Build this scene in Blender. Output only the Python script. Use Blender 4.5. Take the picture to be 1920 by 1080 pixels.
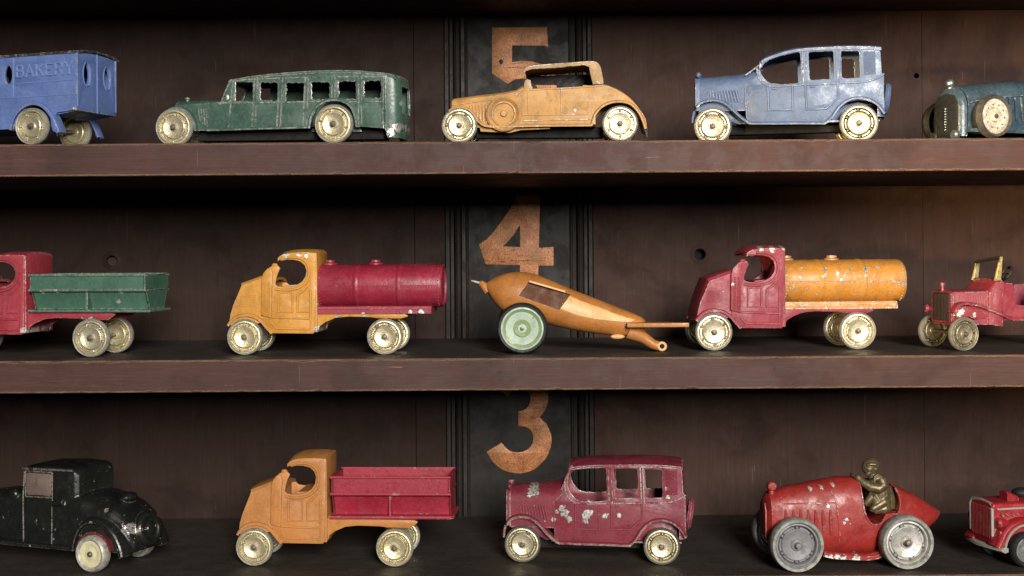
import bpy, bmesh, math, random
from mathutils import Vector, Matrix, noise as mnoise

# ------------------------------------------------------------------ scene frame
U = 0.0002            # metres for one measuring unit (toys are about 8 cm long)
CAMD = 2500.0         # camera distance from the shelves' front edge, in units
EYE = 475.0           # picture row of the eye level
ROLL = 0.0065         # the camera leans a little
DEPTH = 583.0         # shelf depth
R = math.radians
sc = bpy.context.scene
for o in list(bpy.data.objects):
    bpy.data.objects.remove(o)
C = sc.collection

cam = bpy.data.cameras.new('camera')
cam.sensor_width = 36.0
cam.lens = 36.0 * CAMD / 1920.0
cam.shift_y = -(540 - EYE) / 1920.0
cam.clip_start = 0.02
cam.clip_end = 20
camo = bpy.data.objects.new('camera', cam)
C.objects.link(camo)
camo.matrix_world = Matrix.Translation((0, -CAMD * U, 0)) @ Matrix.Rotation(R(90), 4, 'X') @ Matrix.Rotation(-ROLL, 4, 'Z')
sc.camera = camo

world = bpy.data.worlds.new('World')
sc.world = world
world.use_nodes = True
bg = world.node_tree.nodes['Background']
bg.inputs[0].default_value = (1.0, 0.93, 0.86, 1)
bg.inputs[1].default_value = 0.018


def aim(o, target):
    d = Vector(target) - o.location
    o.rotation_euler = d.to_track_quat('-Z', 'Y').to_euler()


def area(name, loc, target, sx, sy, power, col):
    l = bpy.data.lights.new(name, 'AREA')
    l.shape = 'RECTANGLE'
    l.size, l.size_y = sx, sy
    l.energy = power
    l.color = col
    o = bpy.data.objects.new(name, l)
    C.objects.link(o)
    o.location = loc
    aim(o, target)
    return o


area('room_light', (0.28, -1.50, 0.37), (0.0, 0.03, 0.02), 0.36, 0.50, 43.0, (1.0, 0.95, 0.88))
sp = bpy.data.lights.new('side_light', 'SPOT')
sp.energy = 150
sp.color = (1.0, 0.72, 0.36)
sp.spot_size = R(9.5)
sp.spot_blend = 0.9
sp.shadow_soft_size = 0.035
spo = bpy.data.objects.new('side_light', sp)
C.objects.link(spo)
spo.location = (-0.86, -1.05, 0.02)
aim(spo, (0.315, 0.12, 0.035))

vs = sc.view_settings
vs.view_transform = 'Standard'
vs.look = 'None'
vs.exposure = 0.0
vs.gamma = 1.0
vs.use_curve_mapping = False
sc.cycles.use_denoising = True
sc.cycles.max_bounces = 6
sc.cycles.diffuse_bounces = 3
sc.cycles.glossy_bounces = 3


# ------------------------------------------------------------------ measuring
def straight(px, py):
    dx, dy = px - 960.0, py - 540.0
    return dx - dy * ROLL, py + dx * ROLL


def at(px, py, s):
    """a spot of the picture at depth s behind the shelf edge, in units"""
    x, y = straight(px, py)
    k = (CAMD + s) / CAMD
    return x * k, (EYE - y) * k


SHELF = {'t': EYE - 264.3, 'm': EYE - 671.0, 'b': EYE - 1083.0}
BOARD = 61.0


def sim(fw, rw, wb, r, zs=1.0):
    """similarity from a tracing to a toy's own frame: the wheel centres go to (0, r) and (wb, r)"""
    a = complex(fw[0], -fw[1])
    b = complex(rw[0], -rw[1])
    f = wb / (b - a)

    def m(p, *rest):
        if rest:
            p = (p, rest[0])
        q = (complex(p[0], -p[1]) - a) * f
        return (q.real, q.imag * zs + r)
    m.k = abs(f)
    return m


# ------------------------------------------------------------------ mesh building
def arc(cx, cz, r, a0, a1, n, rz=None):
    rz = r if rz is None else rz
    return [(cx + r * math.cos(R(a0 + (a1 - a0) * i / n)), cz + rz * math.sin(R(a0 + (a1 - a0) * i / n))) for i in range(n + 1)]


def smooth(pts, n=4, closed=False):
    """Catmull-Rom through the points"""
    out = []
    m = len(pts)
    dim = len(pts[0])
    rng = range(m if closed else m - 1)
    for i in rng:
        if closed:
            p = [pts[(i + k) % m] for k in (-1, 0, 1, 2)]
        else:
            p = [pts[max(0, min(m - 1, i + k))] for k in (-1, 0, 1, 2)]
        for j in range(n):
            t = j / n
            out.append(tuple(0.5 * (2 * p[1][d] + (p[2][d] - p[0][d]) * t + (2 * p[0][d] - 5 * p[1][d] + 4 * p[2][d] - p[3][d]) * t * t
                                    + (3 * p[1][d] - p[0][d] - 3 * p[2][d] + p[3][d]) * t ** 3) for d in range(dim)))
    if not closed:
        out.append(tuple(pts[-1]))
    return out


def ragged(pts, step=4.0, amp=1.2, seed=0):
    rnd = random.Random(seed)
    out = []
    for i, p in enumerate(pts):
        q = pts[(i + 1) % len(pts)]
        d = math.hypot(q[0] - p[0], q[1] - p[1])
        n = max(1, int(d / step))
        for j in range(n):
            t = j / n
            out.append((p[0] + (q[0] - p[0]) * t + rnd.uniform(-amp, amp), p[1] + (q[1] - p[1]) * t + rnd.uniform(-amp, amp)))
    return out


class MB:
    def __init__(self):
        self.v = []
        self.f = []

    def add(self, vs, fs):
        b = len(self.v)
        self.v += [tuple(p) for p in vs]
        self.f += [tuple(i + b for i in f) for f in fs]
        return self

    def mirror(self, w):
        """adds the same pieces on the far side of a toy of width w"""
        b = len(self.v)
        n = list(self.v)
        fs = list(self.f)
        self.v += [(x, w - y, z) for x, y, z in n]
        self.f += [tuple(i + b for i in reversed(f)) for f in fs]
        return self

    def _flat(self, pts, holes, t0, t1, bevel, put):
        cu = bpy.data.curves.new('c', 'CURVE')
        cu.dimensions = '2D'
        cu.fill_mode = 'BOTH'
        th = abs(t1 - t0)
        bevel = min(bevel, th * 0.45)
        cu.extrude = th / 2 - bevel
        cu.bevel_depth = bevel
        cu.bevel_resolution = 1
        cu.offset = -bevel
        for ring in [pts] + list(holes):
            s = cu.splines.new('POLY')
            s.points.add(len(ring) - 1)
            for i, p in enumerate(ring):
                s.points[i].co = (p[0], p[1], 0, 1)
            s.use_cyclic_u = True
        ob = bpy.data.objects.new('c', cu)
        C.objects.link(ob)
        dg = bpy.context.evaluated_depsgraph_get()
        me = bpy.data.meshes.new_from_object(ob.evaluated_get(dg))
        bm = bmesh.new()
        bm.from_mesh(me)
        bmesh.ops.remove_doubles(bm, verts=bm.verts, dist=0.01)
        mid = (t0 + t1) / 2
        self.add([put(v.co.x, v.co.y, mid + v.co.z) for v in bm.verts], [[v.index for v in f.verts] for f in bm.faces])
        bm.free()
        bpy.data.objects.remove(ob)
        bpy.data.curves.remove(cu)
        bpy.data.meshes.remove(me)
        return self

    def plate(self, pts, y0, y1, holes=(), bevel=1.0):           # upright, along the toy
        return self._flat(pts, holes, y0, y1, bevel, lambda a, b, c: (a, c, b))

    def plate_x(self, pts, x0, x1, holes=(), bevel=1.0):         # upright, across the toy; points are (y, z)
        return self._flat(pts, holes, x0, x1, bevel, lambda a, b, c: (c, a, b))

    def plate_z(self, pts, z0, z1, holes=(), bevel=1.0):         # lying flat; points are (x, y)
        return self._flat(pts, holes, z0, z1, bevel, lambda a, b, c: (a, b, c))

    def loft(self, rings, cap=True, closed=True):
        n = len(rings[0])
        vs, fs = [], []
        for r_ in rings:
            vs += r_
        m = n if closed else n - 1
        for i in range(len(rings) - 1):
            for j in range(m):
                k = (j + 1) % n
                fs.append((i * n + j, i * n + k, (i + 1) * n + k, (i + 1) * n + j))
        if cap:
            fs.append(tuple(range(n)))
            fs.append(tuple((len(rings) - 1) * n + j for j in reversed(range(n))))
        return self.add(vs, fs)

    def sweep(self, path, section):
        """section of (y, n) points carried along an (x, z) path, n along the path's left normal"""
        rings = []
        for i, p in enumerate(path):
            a = path[max(0, i - 1)]
            b = path[min(len(path) - 1, i + 1)]
            dx, dz = b[0] - a[0], b[1] - a[1]
            l = math.hypot(dx, dz) or 1
            nx, nz = -dz / l, dx / l
            rings.append([(p[0] + nx * n, y, p[1] + nz * n) for y, n in section])
        return self.loft(rings)

    def shell(self, path, y0, y1, crown, thick, ny=10, power=2.6):
        """roof: an (x, z) path spread from y0 to y1 with a crown"""
        top, bot = [], []
        for x, z in path:
            a, b = [], []
            for j in range(ny + 1):
                t = j / ny
                h = crown * (1 - abs(2 * t - 1) ** power)
                a.append((x, y0 + (y1 - y0) * t, z + h))
                b.append((x, y0 + (y1 - y0) * t, z + h - thick))
            top.append(a + b[::-1])
        return self.loft(top)

    def tube(self, pts, r, sides=6, flat=1.0):
        pts = [Vector(p) for p in pts]
        rings = []
        for i, p in enumerate(pts):
            t = (pts[min(len(pts) - 1, i + 1)] - pts[max(0, i - 1)])
            if t.length < 1e-6:
                t = Vector((1, 0, 0))
            t.normalize()
            up = Vector((0, 1, 0)) if abs(t.y) < 0.9 else Vector((0, 0, 1))
            s = t.cross(up).normalized()
            u = s.cross(t)
            rr = r[i] if isinstance(r, (list, tuple)) else r
            rings.append([tuple(p + s * rr * math.cos(2 * math.pi * k / sides) + u * rr * flat * math.sin(2 * math.pi * k / sides)) for k in range(sides)])
        return self.loft(rings)

    def bead(self, pts, y, r=1.2, closed=False):
        p = [(x, y, z) for x, z in pts]
        if closed:
            p = p + [p[0]]
        return self.tube(p, r, 6)

    def lathe(self, prof, c, axis='y', n=32, solid=True):
        """prof of (radius, along) points round an axis through c"""
        rings = []
        for r_, a in prof:
            ring = []
            for k in range(n):
                t = 2 * math.pi * k / n
                u, v = r_ * math.cos(t), r_ * math.sin(t)
                if axis == 'y':
                    ring.append((c[0] + u, c[1] + a, c[2] + v))
                elif axis == 'x':
                    ring.append((c[0] + a, c[1] + u, c[2] + v))
                else:
                    ring.append((c[0] + u, c[1] + v, c[2] + a))
            rings.append(ring)
        ends = (prof[0][0] < 0.01, prof[-1][0] < 0.01)
        if not any(ends) and solid:
            rings.append(rings[0])
            return self.loft(rings, cap=False)
        return self.loft(rings, cap=any(ends))

    def ball(self, c, rx, ry=None, rz=None, n=12, m=8, rot=None):
        ry = rx if ry is None else ry
        rz = rx if rz is None else rz
        rings = []
        for i in range(m + 1):
            a = math.pi * (i + 0.02) / (m + 0.04) - math.pi / 2
            ring = []
            for k in range(n):
                t = 2 * math.pi * k / n
                p = Vector((rx * math.cos(a) * math.cos(t), ry * math.cos(a) * math.sin(t), rz * math.sin(a)))
                if rot:
                    p = rot @ p
                ring.append(tuple(Vector(c) + p))
            rings.append(ring)
        return self.loft(rings)

    def box(self, x0, x1, y0, y1, z0, z1):
        vs = [(x, y, z) for x in (x0, x1) for y in (y0, y1) for z in (z0, z1)]
        return self.add(vs, [(0, 1, 3, 2), (4, 6, 7, 5), (0, 4, 5, 1), (2, 3, 7, 6), (0, 2, 6, 4), (1, 5, 7, 3)])

    def mesh(self, name, angle=32, jitter=0.0):
        me = bpy.data.meshes.new(name)
        me.from_pydata([(x * U, y * U, z * U) for x, y, z in self.v], [], self.f)
        bm = bmesh.new()
        bm.from_mesh(me)
        bmesh.ops.dissolve_degenerate(bm, dist=1e-7, edges=bm.edges)
        bmesh.ops.recalc_face_normals(bm, faces=bm.faces)
        bm.to_mesh(me)
        bm.free()
        me.polygons.foreach_set('use_smooth', [True] * len(me.polygons))
        me.set_sharp_from_angle(angle=R(angle))
        me.update()
        return me

    def build(self, name, mat, parent=None, kind=None, label=None, angle=32):
        o = bpy.data.objects.new(name, self.mesh(name, angle))
        o.data.materials.append(mat)
        C.objects.link(o)
        if parent is not None:
            o.parent = parent
        if kind:
            o['kind'] = kind
        if label:
            o['label'] = label
        return o


def melt(parts, name, voxel, mat, parent, smooth_it=3):
    """joins overlapping solids into one cast skin"""
    o = parts.build(name, mat, parent)
    md = o.modifiers.new('r', 'REMESH')
    md.mode = 'VOXEL'
    md.voxel_size = voxel * U
    ms = o.modifiers.new('s', 'SMOOTH')
    ms.iterations = smooth_it
    ms.factor = 0.5
    dg = bpy.context.evaluated_depsgraph_get()
    me = bpy.data.meshes.new_from_object(o.evaluated_get(dg))
    o.modifiers.clear()
    o.data = me
    me.polygons.foreach_set('use_smooth', [True] * len(me.polygons))
    return o


def cut(o, cutter):
    """takes the cutter's volume out of o"""
    c = cutter.build('cutter', o.data.materials[0], o.parent)
    md = o.modifiers.new('b', 'BOOLEAN')
    md.operation = 'DIFFERENCE'
    md.object = c
    md.solver = 'EXACT'
    dg = bpy.context.evaluated_depsgraph_get()
    me = bpy.data.meshes.new_from_object(o.evaluated_get(dg))
    o.modifiers.clear()
    o.data = me
    me.polygons.foreach_set('use_smooth', [True] * len(me.polygons))
    me.set_sharp_from_angle(angle=R(35))
    bpy.data.objects.remove(c)
    return o


# ------------------------------------------------------------------ materials
class NT:
    def __init__(self, name):
        self.m = bpy.data.materials.new(name)
        self.m.use_nodes = True
        self.t = self.m.node_tree
        self.b = self.t.nodes['Principled BSDF']

    def n(self, kind, **kw):
        nd = self.t.nodes.new(kind)
        for k, v in kw.items():
            setattr(nd, k, v)
        return nd

    def link(self, a, b):
        self.t.links.new(a, b)

    def setin(self, sock, v):
        if hasattr(v, 'is_output'):
            self.link(v, sock)
        else:
            sock.default_value = v

    def math(self, op, a, b=0.0, c=0.0, clamp=False):
        nd = self.n('ShaderNodeMath', operation=op, use_clamp=clamp)
        for s, v in zip(nd.inputs, (a, b, c)):
            self.setin(s, v)
        return nd.outputs[0]

    def noise(self, vec, scale, detail=3.0, rough=0.55, dist=0.0):
        nd = self.n('ShaderNodeTexNoise')
        self.link(vec, nd.inputs['Vector'])
        nd.inputs['Scale'].default_value = scale
        nd.inputs['Detail'].default_value = detail
        nd.inputs['Roughness'].default_value = rough
        nd.inputs['Distortion'].default_value = dist
        return nd.outputs['Fac']

    def coords(self, stretch=(1, 1, 1), shift=(0, 0, 0)):
        tc = self.n('ShaderNodeTexCoord')
        mp = self.n('ShaderNodeMapping')
        mp.inputs['Scale'].default_value = tuple(s / U for s in stretch)
        mp.inputs['Location'].default_value = shift
        self.link(tc.outputs['Object'], mp.inputs['Vector'])
        return mp.outputs[0]

    def ramp(self, fac, lo, hi):
        nd = self.n('ShaderNodeMapRange', interpolation_type='SMOOTHSTEP')
        self.link(fac, nd.inputs[0])
        nd.inputs[1].default_value = lo
        nd.inputs[2].default_value = hi
        return nd.outputs[0]

    def mix(self, fac, a, b):
        nd = self.n('ShaderNodeMix', data_type='RGBA')
        self.setin(nd.inputs[0], fac)
        self.setin(nd.inputs[6], a if not isinstance(a, tuple) else (*a[:3], 1))
        self.setin(nd.inputs[7], b if not isinstance(b, tuple) else (*b[:3], 1))
        return nd.outputs[2]

    def edge(self, radius):
        """1 on sharp outer corners and ridges, 0 on flats"""
        bv = self.n('ShaderNodeBevel', samples=4)
        bv.inputs[0].default_value = radius * U
        g = self.n('ShaderNodeNewGeometry')
        d = self.n('ShaderNodeVectorMath', operation='DOT_PRODUCT')
        self.link(bv.outputs[0], d.inputs[0])
        self.link(g.outputs['Normal'], d.inputs[1])
        return self.math('SUBTRACT', 1.0, d.outputs['Value'])

    def bump(self, h, dist, strength=1.0, prev=None):
        nd = self.n('ShaderNodeBump')
        nd.inputs['Strength'].default_value = strength
        nd.inputs['Distance'].default_value = dist * U
        self.link(h, nd.inputs['Height'])
        if prev is not None:
            self.link(prev, nd.inputs['Normal'])
        return nd.outputs[0]


def srgb(r, g, b):
    f = lambda c: (c / 255 / 12.92) if c / 255 <= 0.04045 else ((c / 255 + 0.055) / 1.055) ** 2.4
    return (f(r), f(g), f(b))


def paint(name, col, wear=0.5, chips=0.35, spots=(), rough=0.34, alt=None, metal=(0.60, 0.57, 0.52), grime=0.35, seed=0.0, spot_col=None):
    """old enamel on cast metal: uneven tone, worn ridges, chips; spots = (x, z, radius) of lost paint"""
    t = NT(name)
    v = t.coords(shift=(seed * 37.0, seed * 11.0, seed * 5.0))
    big = t.noise(v, 0.016, 3, 0.55)
    mid = t.noise(v, 0.16, 4, 0.7)
    fine = t.noise(v, 0.75, 3, 0.75)
    vc = t.coords(shift=(seed * 17.0 + 90, 40 + seed * 7, seed * 3))
    lite = tuple(min(1, c * 1.25 + 0.012) for c in col) if alt is None else alt
    c0 = t.mix(t.ramp(big, 0.36, 0.64), tuple(c * 0.80 for c in col), col)
    c1 = t.mix(t.math('MULTIPLY', t.ramp(mid, 0.44, 0.74), 0.30), c0, lite)
    c2 = t.mix(t.math('MULTIPLY', t.ramp(t.noise(vc, 0.30, 5, 0.75), 0.54, 0.68), grime), c1, tuple(c * 0.42 + 0.003 for c in col))
    c2 = t.mix(t.math('MULTIPLY', t.ramp(fine, 0.42, 0.75), 0.16), c2, tuple(c * 0.5 for c in col))
    smear = t.ramp(t.noise(t.coords((1, 1, 0.5), (seed * 5 + 61, seed * 3 + 8, 23)), 0.055, 6, 0.75, 0.4), 0.50, 0.66)
    c2 = t.mix(t.math('MULTIPLY', smear, min(0.6, grime)), c2, tuple(c * 0.5 + 0.006 for c in col))
    # worn ridges: colour lightened for thin paint and bevel highlights, bare metal where it has rubbed through
    e = t.edge(1.6)
    er = t.ramp(e, 0.012, 0.07)
    c2 = t.mix(t.math('MULTIPLY', er, 0.4), c2, tuple(min(1, c * 1.5 + 0.05) for c in col))
    gate = t.noise(vc, 0.05, 4, 0.72)
    worn = t.math('MULTIPLY', er, t.ramp(t.math('ADD', gate, t.math('MULTIPLY', mid, 0.18)), 0.80 - wear * 0.36, 0.83 - wear * 0.36))
    # chips with crisp borders
    cn = t.noise(vc, 0.085, 5, 0.62)
    ch = t.ramp(cn, 0.815 - chips * 0.24, 0.83 - chips * 0.24)
    e2 = t.ramp(t.edge(4.2), 0.05, 0.20)
    rub = t.math('MULTIPLY', e2, t.ramp(t.math('ADD', t.noise(vc, 0.14, 5, 0.75), t.math('MULTIPLY', gate, 0.5)), 0.98 - wear * 0.36, 1.0 - wear * 0.36))
    mask = t.math('MAXIMUM', t.math('MAXIMUM', worn, rub), ch)
    halo = t.ramp(cn, 0.795 - chips * 0.24, 0.815 - chips * 0.24)
    if spots:
        tc = t.n('ShaderNodeTexCoord')
        sx = t.n('ShaderNodeSeparateXYZ')
        t.link(tc.outputs['Object'], sx.inputs[0])
        nn = t.math('MULTIPLY', t.math('SUBTRACT', t.noise(v, 0.13, 5, 0.7), 0.5), 2.4)
        for (px, pz, pr) in spots:
            dx = t.math('SUBTRACT', t.math('DIVIDE', sx.outputs[0], U), px)
            dz = t.math('SUBTRACT', t.math('DIVIDE', sx.outputs[2], U), pz)
            d = t.math('SQRT', t.math('ADD', t.math('MULTIPLY', dx, dx), t.math('MULTIPLY', dz, dz)))
            k = t.math('ADD', t.math('SUBTRACT', 1.0, t.math('DIVIDE', d, pr)), nn)
            mask = t.math('MAXIMUM', mask, t.ramp(k, 0.30, 0.35))
            halo = t.math('MAXIMUM', halo, t.ramp(k, 0.16, 0.28))
    c2 = t.mix(t.math('MULTIPLY', halo, 0.55), c2, tuple(c * 0.35 for c in col))
    mtone = t.mix(t.ramp(t.noise(vc, 0.30, 4, 0.75), 0.40, 0.54), tuple(c * 0.30 for c in metal), metal)
    t.link(t.mix(mask, c2, mtone), t.b.inputs['Base Color'])
    t.link(t.math('MULTIPLY', mask, 0.55), t.b.inputs['Metallic'])
    t.link(t.math('ADD', rough, t.math('ADD', t.math('MULTIPLY', t.ramp(mid, 0.3, 0.7), 0.16), t.math('MULTIPLY', t.ramp(t.noise(vc, 0.035, 3, 0.6), 0.4, 0.65), 0.26))), t.b.inputs['Roughness'])
    h = t.math('SUBTRACT', t.math('ADD', t.math('MULTIPLY', mid, 0.75), t.math('ADD', t.math('MULTIPLY', fine, 0.22), t.math('MULTIPLY', big, 1.6))), t.math('MULTIPLY', mask, 0.7))
    t.link(t.bump(h, 1.15, 0.6), t.b.inputs['Normal'])
    return t.m


def metal(name, col, col2, rough=0.32, metallic=0.75, scale=0.12, seed=0, dirt=0.5):
    t = NT(name)
    oi = t.n('ShaderNodeObjectInfo')
    va = t.n('ShaderNodeVectorMath', operation='ADD')
    t.link(t.coords(shift=(seed, seed, seed)), va.inputs[0])
    cx = t.n('ShaderNodeCombineXYZ')
    for i, f in enumerate((91.0, 57.0, 133.0)):
        t.link(t.math('MULTIPLY', oi.outputs['Random'], f), cx.inputs[i])
    t.link(cx.outputs[0], va.inputs[1])
    v = va.outputs[0]
    n1 = t.noise(v, scale, 4, 0.65)
    n2 = t.noise(v, 0.6, 3, 0.7)
    n3 = t.noise(v, 0.09, 5, 0.7)
    c = t.mix(t.ramp(n1, 0.38, 0.66), col2, col)
    grey = sum(col) / 3
    c = t.mix(t.math('MULTIPLY', oi.outputs['Random'], 0.55), c, tuple(x * 0.35 + grey * 0.5 for x in col2))
    c = t.mix(t.math('MULTIPLY', t.ramp(n3, 0.5, 0.66), dirt), c, tuple(x * 0.30 for x in col2))
    c = t.mix(t.math('MULTIPLY', t.ramp(n2, 0.58, 0.70), 0.55), c, tuple(x * 0.35 for x in col2))
    t.link(c, t.b.inputs['Base Color'])
    t.b.inputs['Metallic'].default_value = metallic
    t.link(t.math('ADD', rough, t.math('ADD', t.math('MULTIPLY', n1, 0.22), t.math('MULTIPLY', t.ramp(n3, 0.45, 0.66), 0.2))), t.b.inputs['Roughness'])
    t.link(t.bump(t.math('ADD', t.math('MULTIPLY', n1, 0.6), t.math('ADD', t.math('MULTIPLY', n2, 0.35), n3)), 0.8, 0.6), t.b.inputs['Normal'])
    return t.m


def wood(name, col, dark, lite, grain=(0.004, 0.05, 0.05), rough=0.5, edge_col=None, scratch=0.0, stain=0.5, streak=0.5, dust=0.0, spec=0.35):
    """stained board: grain is noise frequency per unit on x, y, z (smallest along the fibres)"""
    t = NT(name)
    along = grain.index(min(grain))
    v = t.coords(grain)
    vo = t.coords()
    g1 = t.noise(v, 1.0, 6, 0.66, 0.8)
    g2 = t.noise(v, 5.5, 4, 0.65)
    big = t.noise(vo, 0.0065, 5, 0.62, 0.5)
    blot = t.noise(t.coords(shift=(31, 17, 53)), 0.022, 5, 0.66, 0.3)
    fine = t.noise(vo, 0.35, 4, 0.75)
    c = t.mix(t.math('MULTIPLY', t.ramp(g1, 0.34, 0.66), streak), dark, col)
    c = t.mix(t.math('MULTIPLY', t.ramp(g2, 0.48, 0.66), 0.5 * streak), c, lite)
    c = t.mix(t.math('MULTIPLY', t.ramp(blot, 0.45, 0.68), 0.45), c, col)
    c = t.mix(t.math('MULTIPLY', t.ramp(big, 0.46, 0.66), stain), c, tuple(x * 0.62 for x in dark))
    c = t.mix(t.math('MULTIPLY', t.ramp(fine, 0.55, 0.72), 0.45), c, tuple(x * 0.5 for x in dark))
    sh = 0.0
    if scratch:
        f = [0.30, 0.30, 0.30]
        f[along] = min(grain) * 1.6
        s1 = t.ramp(t.noise(t.coords(tuple(f), (3, 7, 5)), 1.0, 3, 0.6, 0.6), 0.705, 0.725)
        sm = t.ramp(t.noise(t.coords(shift=(11, 5, 71)), 0.010, 3, 0.6), 0.48, 0.58)
        # a few scratches against the fibres
        w = t.n('ShaderNodeTexNoise')
        mp = t.n('ShaderNodeMapping')
        mp.inputs['Rotation'].default_value = (0.3, 0.65, 0.2)
        t.link(t.coords((0.22, 0.22, 0.006)), mp.inputs['Vector'])
        t.link(mp.outputs[0], w.inputs['Vector'])
        w.inputs['Scale'].default_value = 1.0
        w.inputs['Detail'].default_value = 2
        s2 = t.ramp(w.outputs['Fac'], 0.742, 0.752)
        sc_ = t.math('MAXIMUM', t.math('MULTIPLY', s1, sm), t.math('MULTIPLY', s2, 0.6))
        c = t.mix(t.math('MULTIPLY', sc_, scratch), c, tuple(min(1, x * 2.0 + 0.05) for x in lite))
    if dust:
        dn = t.ramp(t.noise(t.coords((1, 1, 1), (5, 9, 2)), 0.18, 6, 0.8), 0.45, 0.65)
        c = t.mix(t.math('MULTIPLY', dn, dust), c, (0.16, 0.145, 0.125))
    if edge_col:
        e = t.edge(3.6)
        wn = t.noise(t.coords((0.035, 0.25, 0.25)), 1.0, 6, 0.75)
        k = t.math('MULTIPLY', t.ramp(e, 0.02, 0.10), t.ramp(wn, 0.34, 0.52))
        c = t.mix(k, c, edge_col)
    t.link(c, t.b.inputs['Base Color'])
    t.link(t.math('ADD', rough, t.math('ADD', t.math('MULTIPLY', g1, 0.16), t.math('MULTIPLY', t.ramp(blot, 0.4, 0.65), 0.16))), t.b.inputs['Roughness'])
    t.b.inputs['Specular IOR Level'].default_value = spec
    h = t.math('ADD', t.math('MULTIPLY', g1, 0.4), t.math('ADD', t.math('MULTIPLY', g2, 0.22), t.math('ADD', t.math('MULTIPLY', fine, 0.16), t.math('MULTIPLY', blot, 0.3))))
    t.link(t.bump(h, 1.4, 0.5), t.b.inputs['Normal'])
    return t.m


MAT = {}
MAT['gold'] = metal('wheel_gold', (0.84, 0.76, 0.50), (0.62, 0.53, 0.30), 0.22, 0.72, scale=0.3, dirt=0.5)
MAT['tyre'] = metal('wheel_tyre_metal', (0.46, 0.44, 0.38), (0.28, 0.26, 0.21), 0.42, 0.3, scale=0.3, dirt=0.6)
MAT['tyre_dark'] = metal('wheel_tyre_dark', (0.16, 0.155, 0.14), (0.09, 0.088, 0.08), 0.45, 0.2, scale=0.3, dirt=0.4)
MAT['pin'] = metal('axle_steel', (0.26, 0.21, 0.16), (0.12, 0.09, 0.07), 0.36, 0.7)
MAT['silver'] = metal('wheel_silver', (0.62, 0.60, 0.53), (0.40, 0.38, 0.33), 0.34, 0.5)
MAT['grey'] = metal('wheel_grey', (0.22, 0.22, 0.235), (0.17, 0.17, 0.18), 0.45, 0.2, dirt=0.25)
MAT['rubber'] = metal('black_rubber', (0.016, 0.016, 0.015), (0.008, 0.008, 0.008), 0.5, 0.0)
MAT['darkmetal'] = metal('dark_cast_metal', (0.03, 0.027, 0.024), (0.015, 0.013, 0.012), 0.5, 0.2)
MAT['shelf'] = wood('shelf_wood', srgb(78, 53, 48), srgb(60, 40, 36), srgb(92, 69, 62), (0.005, 0.13, 0.17), 0.44, edge_col=srgb(196, 164, 128), stain=0.55, scratch=0.45, streak=0.6, spec=0.2)
MAT['back'] = wood('back_board_wood', srgb(68, 50, 44), srgb(57, 41, 36), srgb(78, 60, 51), (0.09, 0.09, 0.004), 0.55, scratch=0.55, stain=0.7, streak=0.6, spec=0.12)
MAT['back2'] = wood('left_back_board_wood', srgb(50, 37, 32), srgb(42, 30, 26), srgb(58, 45, 38), (0.09, 0.09, 0.004), 0.55, scratch=0.5, stain=0.7, streak=0.6, spec=0.12)
MAT['black'] = wood('black_stained_wood', srgb(29, 26, 24), srgb(23, 20, 19), srgb(40, 36, 32), (0.05, 0.05, 0.004), 0.42, scratch=0.5, edge_col=srgb(66, 58, 48), streak=0.6, spec=0.22)
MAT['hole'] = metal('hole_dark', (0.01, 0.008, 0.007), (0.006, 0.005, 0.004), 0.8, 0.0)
MAT['board_top'] = wood('shelf_top_wood', srgb(60, 52, 47), srgb(44, 38, 34), srgb(74, 66, 59), (0.006, 0.09, 0.09), 0.46, stain=0.4, scratch=0.4, dust=0.16)


def numeral_mat():
    t = NT('worn_copper_paint')
    v = t.coords()
    n1 = t.noise(v, 0.05, 4, 0.6)
    n2 = t.noise(t.coords((0.5, 0.5, 0.16)), 0.9, 4, 0.7)
    n3 = t.noise(v, 0.02, 3, 0.5)
    c = t.mix(t.ramp(n1, 0.35, 0.65), srgb(172, 106, 64), srgb(206, 136, 84))
    c = t.mix(t.ramp(n3, 0.4, 0.65), c, srgb(166, 112, 62))
    c = t.mix(t.math('MULTIPLY', t.ramp(n2, 0.55, 0.66), 0.75), c, srgb(70, 38, 24))
    n4 = t.noise(t.coords((1, 1, 0.35), (7, 3, 9)), 0.9, 3, 0.8)
    c = t.mix(t.math('MULTIPLY', t.ramp(n4, 0.51, 0.58), 0.85), c, srgb(52, 29, 19))
    cr = t.ramp(t.noise(t.coords((0.006, 1, 0.09), (1, 2, 5)), 1.0, 2, 0.4, 0.4), 0.655, 0.662)
    c = t.mix(t.math('MULTIPLY', t.math('MULTIPLY', cr, t.math('SUBTRACT', 1.0, t.ramp(t.noise(t.coords((0.006, 1, 0.09), (1, 2, 5)), 1.0, 2, 0.4, 0.4), 0.668, 0.675))), 0.8), c, srgb(48, 30, 22))
    t.link(c, t.b.inputs['Base Color'])
    t.b.inputs['Metallic'].default_value = 0.15
    t.b.inputs['Roughness'].default_value = 0.5
    t.link(t.bump(n2, 0.8, 0.6), t.b.inputs['Normal'])
    return t.m


MAT['numeral'] = numeral_mat()


# ------------------------------------------------------------------ toys: common pieces
def toy(name, label, cat, spot, row, s, yaw=0.0, pitch=0.0, scale=1.0, group='toy vehicles on the shelves', lift=0.0):
    """an Empty where the near reference wheel meets the shelf; spot is that wheel's picture column"""
    o = bpy.data.objects.new(name, None)
    C.objects.link(o)
    o.empty_display_size = 0.01
    z = SHELF[row]
    yy = EYE - z * CAMD / (CAMD + s)
    x, _ = at(spot, yy, s)
    o.location = (x * U, s * U, (z + lift) * U)
    o.rotation_euler = (0, R(pitch), R(yaw))
    o.scale = (scale,) * 3
    o['label'] = label
    o['category'] = cat
    o['group'] = group
    return o


WHEELS = {}


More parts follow.
